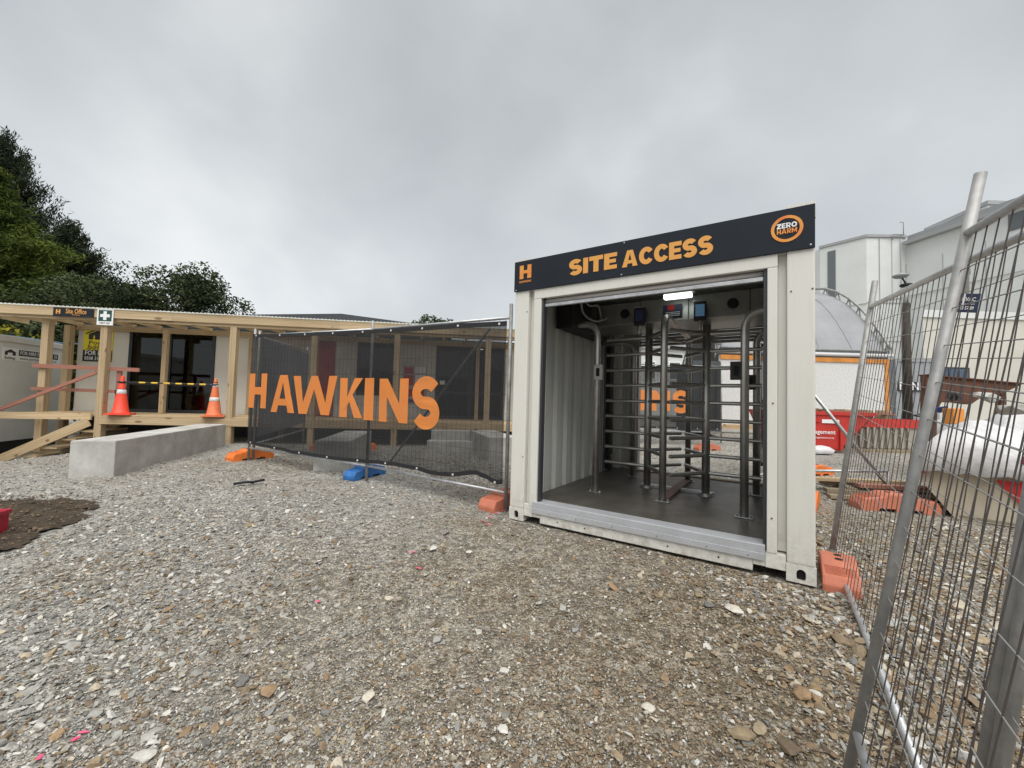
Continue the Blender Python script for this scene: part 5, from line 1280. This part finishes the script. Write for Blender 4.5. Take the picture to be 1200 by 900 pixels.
# lamp post
lp_ = thing('lamp_post', 'dark timber lamp post with a flat disc lamp', 'street lamp', (15.71, 16, .3))
bm = bmesh.new(); tube_mesh(bm, [(0, 0, 0), (0, 0, 5.2)], [.17, .115], 14); from_bm('pole', bm, POLEW, lp_)
bm = bmesh.new(); tube_mesh(bm, [(0, 0, 5.2), (0, 0, 5.95)], [.09, .08], 12); from_bm('lamp_neck', bm, mat('frosted_lamp', (.55, .56, .56), .4), lp_)
lathe('collar', [(.16, 5.86), (.2, 5.9), (.2, 5.96), (.1, 6.0)], BLACK, lp_, 16)
lathe('lamp_disc', [(.04, 6.2), (.2, 6.23), (.27, 6.29), (.26, 6.32), (.14, 6.38), (.03, 6.42)], mat('lamp_grey', (.30, .31, .32), .5), lp_, 24).location = (-.22, 0, 0)
rod('lamp_arm', (-.0, 0, 5.97), (-.18, 0, 6.25), .03, BLACK, lp_)

# ------------------------------------------------------------------ big white building and the cream one in front of it
WB = thing('white_building', 'large white panelled building with grey roof edge beyond the site', 'building', (40, 44, 0))
def wpoly(nm, P, z0, z1, m): return prism(nm, [(x-40, y-44) for x, y in P], z0, z1, m, WB, 'z')
wpoly('wall', [(36.0, 47.0), (38.4, 43.5), (42.6, 43.4), (70, 43.5), (70, 70), (36, 70)], 0, 20.1, WHITEB)
wpoly('parapet', [(35.85, 47.0), (38.35, 43.35), (42.6, 43.25), (42.6, 43.7), (38.6, 43.8), (36.2, 47.2)], 20.11, 20.4, FLASH)
wpoly('wall', [(42.61, 43.39), (46.2, 20.0), (75, 20.0), (75, 43.39)], 0, 19.2, WHITEB)
wpoly('eave', [(42.0, 43.2), (45.7, 19.5), (75, 19.5), (75, 43.2)], 19.21, 19.55, FLASH); wpoly('roof_edge', [(42.3, 42.9), (46.0, 19.8), (75, 19.8), (75, 42.9)], 19.56, 20.1, MATS['lamp_grey'])
wpoly('roof_block', [(47.9, 46.2), (47.5, 39.9), (70, 40.2), (70, 46.2)], 20.11, 22.2, WHITEB); wpoly('roof_block_cap', [(47.7, 46.4), (47.3, 39.7), (70, 40.0), (70, 46.4)], 22.21, 22.6, FLASH)
e_ = Vector((2.4, -3.5, 0)).normalized(); nn_ = Vector((-3.5, -2.4, 0)).normalized()
def wb_win(nm, p, d, n_, l, z0, z1, m, fr):
    R = Matrix(((d.x, -n_.x, 0, p.x-40), (d.y, -n_.y, 0, p.y-44), (0, 0, 1, 0), (0, 0, 0, 1)))
    f = box(nm, (0, l), (-.08, .0), (z0, z1), fr, WB, 0); f.matrix_local = R; box('pane', (.08, l-.08), (-.1, -.081), (z0+.08, z1-.08), m, f, 0); return f
wb_win('window', Vector((36.0, 47.0, 0))+e_*.75, e_, nn_, .75, 13.2, 19.5, GLASSG, mat('mid_grey_frame', (.16, .17, .175), .5))
e2 = (Vector((46.2, 20, 0))-Vector((42.61, 43.39, 0))).normalized(); n2_ = Vector((e2.y, -e2.x, 0)); n2_ = n2_ if n2_.x < 0 else -n2_
for k in range(1, 5): wb_win('window', Vector((42.61, 43.39, 0))+e2*(3.6+k*4.6), e2, n2_, 4.2, 17.4, 18.9, GLASSG, MATS['mid_grey_frame'])
for k in range(7):
    p = Vector((42.61, 43.39, 0))+e2*(.02+k*3.3); q = p+n2_*.02; bar('panel_joint', (q.x-40, q.y-44, .5), (q.x-40, q.y-44, 17.2), .05, .05, mat('panel_joint_grey', (.40, .41, .41), .8), WB, up=e2)  # mid-grey bars along the joints between wall panels
bar('panel_joint', (42.55-40, 43.3-44, 13.6), (46.1-40, 20-44, 13.6), .06, .06, MATS['panel_joint_grey'], WB); bar('panel_joint', (35.95-40, 47-44, 12.8), (38.36-40, 43.45-44, 12.8), .06, .06, MATS['panel_joint_grey'], WB); bar('panel_joint', (38.4-40, 43.45-44, 12.9), (42.55-40, 43.33-44, 13.55), .06, .06, MATS['panel_joint_grey'], WB)
for k in range(3): bar('panel_joint', (-1.55, -.56, 4.5+k*4.2), (2.5, -.64, 4.5+k*4.2), .05, .05, MATS['panel_joint_grey'], WB)
for k in range(2): bar('panel_joint', (-.25+k*1.35, -.59, .5), (-.25+k*1.35, -.59, 20.0), .05, .05, MATS['panel_joint_grey'], WB, up=Vector((0, 1, 0)))
tube('roof_pipe', [(2.1, -.9, 20.3), (2.1, -.9, 21.7), (1.7, -.9, 21.7)], .05, FLASH, WB, 6); tube('roof_pipe', [(2.1, -.9, 20.35), (.9, -.9, 20.35), (.9, -.9, 19.7)], .05, FLASH, WB, 6); tube('downpipe', [(2.0, -.72, 6), (2.0, -.72, 19.9)], .05, FLASH, WB, 6)
CBD = thing('cream_building', 'low cream building with a band of blue windows before the white one', 'building', (31, 30, 0))
zc = at(1150, 366, 30).z
prism('wall', [(-.3, 0), (11.5, 0), (11.5, 6), (6.2, 6)], 0, zc, CREAMB, CBD, 'z'); box('parapet', (-.4, 11.5), (-.12, -.002), (zc-.5, zc+.05), WHITEB, CBD, 0)
wz0, wz1 = at(1100, 449, 30).z, at(1100, 430, 30).z
wf = box('window', (-.2, 3.0), (-.12, -.002), (wz0, wz1), ALU, CBD, .01)
for k in range(4): box('pane', (-.1+k*.77, .57+k*.77), (-.14, -.121), (wz0+.12, wz1-.12), GLASSB, wf, 0)
tv = lathe('roof_vent', [(.42, zc+.06), (.42, zc+3.2), (.5, zc+3.3), (.5, zc+3.9), (.1, zc+4.0)], STEELD, CBD, 20); tv.location = (4.3, 1.5, 0)

fr_ = thing('far_shed', 'dark low pitched roof rising behind the veranda roof', 'building', (-10, 22, 0))
prism('roof', [(-9, 5.30), (.5, 5.66), (5.6, 5.12), (5.6, 4.95), (-9, 5.1)], 0, 9, ROOFD, fr_); box('wall', (-8.8, 5.3), (.4, 8.6), (0, 4.94), MATS['dark_grey_paint'], fr_, 0)

# ------------------------------------------------------------------ trees
def crown_mesh(name, pts, size, m, parent, seed, elong=1., up=.0, wid=1.):
    """many small leaf-sized faces: pts = [(point, tone, scale)]"""
    r = random.Random(seed); V, F, T_ = [], [], []
    for p, tone, sc in pts:
        s = size*sc*r.uniform(.6, 1.35)
        d = Vector((r.gauss(0, 1), r.gauss(0, 1), r.gauss(0, .7)+up)).normalized(); n_ = d.orthogonal().normalized(); n_ = Matrix.Rotation(r.uniform(0, 6.28), 3, d) @ n_
        b = len(V); V += [p-n_*s*.33*wid-d*s*.3*elong, p+d*s*.15*elong+n_*s*.4*wid, p+d*s*.75*elong, p+d*s*.1*elong-n_*s*.36*wid]; F.append((b, b+1, b+2, b+3)); T_.append(tone)
    me = bpy.data.meshes.new(name); me.from_pydata([tuple(v) for v in V], [], F); me.materials.append(m)
    a = me.attributes.new('tone', 'FLOAT', 'FACE'); a.data.foreach_set('value', np.array(T_, dtype=np.float32)); me.update()
    return link(bpy.data.objects.new(name, me), parent)
def conifer(label, x, y, h, rb, m, seed, n_whorl=26, leaf=.34, lean=0., z0=2., tipup=.3, dens=1., low=.1):
    r = random.Random(seed); t = thing('pine_tree', label, 'tree', (x, y, g(x, y) if abs(x) < 14 else -.4), 0, 'trees behind the site office')
    bm = bmesh.new(); tube_mesh(bm, [(0, 0, 0), (.1, 0, h*.5), (lean, 0, h*.98)], [.42, .26, .04], 8); from_bm('trunk', bm, BARK, t)
    P = []; bmb = bmesh.new()
    for k in range(n_whorl):
        f = k/(n_whorl-1); z = z0+(h-z0)*f**.9; L = rb*(1-f)**.85*(.75+.45*r.random())+.35
        for b in range(9 if f < .7 else 6):
            a = r.uniform(0, 2*PI); l = L*r.uniform(.7, 1.12); d = Vector((math.cos(a), math.sin(a), 0)); base = Vector((lean*f, 0, z))
            tip = base+d*l+Vector((0, 0, l*r.uniform(-.12, .06)+tipup)); mid = base+d*l*.55+Vector((0, 0, -l*.10))
            tube_mesh(bmb, [base, mid, tip], [.06, .04, .012], 4, False)
            tone0 = r.uniform(-.18, .16)
            nn2 = int((16+l*14)*dens)
            for q in range(nn2):
                s = q/nn2; s = low+(1-low)*s
                p = (1-s)**2*base+2*s*(1-s)*mid+s*s*tip
                w = .18+.34*l*.22*(1-abs(s-.55))
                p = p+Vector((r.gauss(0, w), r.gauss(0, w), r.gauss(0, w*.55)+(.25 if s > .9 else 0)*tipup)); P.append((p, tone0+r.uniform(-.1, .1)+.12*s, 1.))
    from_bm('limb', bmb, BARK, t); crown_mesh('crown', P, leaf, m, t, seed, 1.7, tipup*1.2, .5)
    return t
def broadleaf(label, x, y, zc, rx, rz, m, seed, n=5200, leaf=.30, clumps=26, group='trees behind the site office', name='broadleaf_tree'):
    r = random.Random(seed); gz_ = g(x, y) if abs(x) < 14 else -.3; t = thing(name, label, 'tree' if name != 'shrub' else 'shrub', (x, y, gz_), 0, group)
    bm = bmesh.new(); tube_mesh(bm, [(0, 0, 0), (.1, .05, zc*.5), (0, 0, zc)], [.28, .2, .07], 8)
    P = []; cs = []
    for k in range(clumps):
        a, ph = r.uniform(0, 2*PI), math.acos(r.uniform(-.75, 1)); rr = r.uniform(.55, .98)
        c = Vector((math.sin(ph)*math.cos(a)*rx*rr, math.sin(ph)*math.sin(a)*rx*rr, zc+math.cos(ph)*rz*rr)); cs.append((c, r.uniform(.22, .42)*rx, r.uniform(-.2, .2)))
        tube_mesh(bm, [(0, 0, zc*.45), c*.5+Vector((0, 0, zc*.35)), c], [.12, .07, .02], 5, False)
    from_bm('trunk', bm, BARK, t)
    for q in range(n):
        c, cr, tone = cs[r.randrange(clumps)]
        v = Vector((r.gauss(0, 1), r.gauss(0, 1), r.gauss(0, 1))).normalized()*cr*r.uniform(.45, 1.12)**.6
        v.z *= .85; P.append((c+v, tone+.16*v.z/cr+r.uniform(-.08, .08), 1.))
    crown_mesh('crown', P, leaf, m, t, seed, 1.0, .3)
    return t
LM1 = leafmat('pine_needles', (.020, .034, .008), (.12, .155, .03), .35); LM2 = leafmat('dark_needles', (.010, .016, .009), (.045, .058, .032), .3)
LM3 = leafmat('dull_leaves', (.018, .027, .013), (.085, .105, .05), .5); LM4 = leafmat('yellow_green_leaves', (.03, .045, .008), (.19, .18, .02), .9)
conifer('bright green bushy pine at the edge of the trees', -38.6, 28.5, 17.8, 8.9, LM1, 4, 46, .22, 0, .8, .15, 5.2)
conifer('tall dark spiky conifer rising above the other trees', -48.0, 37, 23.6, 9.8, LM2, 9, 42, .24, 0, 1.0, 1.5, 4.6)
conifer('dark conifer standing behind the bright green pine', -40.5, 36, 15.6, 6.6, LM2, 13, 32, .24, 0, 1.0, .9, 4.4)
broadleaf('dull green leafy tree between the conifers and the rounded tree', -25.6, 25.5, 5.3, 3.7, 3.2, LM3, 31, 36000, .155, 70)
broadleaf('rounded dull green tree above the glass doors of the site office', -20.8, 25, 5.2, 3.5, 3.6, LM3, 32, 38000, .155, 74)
broadleaf('small rounded tree behind the end of the veranda roof', -5.2, 26.5, 4.9, 1.7, 1.75, LM3, 33, 5200, .16, 24)
broadleaf('yellow green shrub showing under the veranda roof behind the storage cabin', -15.4, 12.6, 1.7, 1.5, 1.45, LM4, 34, 2600, .13, 22, 'shrubs behind the storage cabin', 'shrub')
broadleaf('dark shrub between the storage cabin and the site office', -13.6, 14.6, 1.8, 1.9, 1.8, LM3, 35, 3200, .17, 22, 'shrubs behind the storage cabin', 'shrub')
broadleaf('dark green shrub at the far end of the storage cabin', -17.8, 15.2, 2.0, 2.2, 2.0, LM3, 36, 3200, .18, 22, 'shrubs behind the storage cabin', 'shrub')
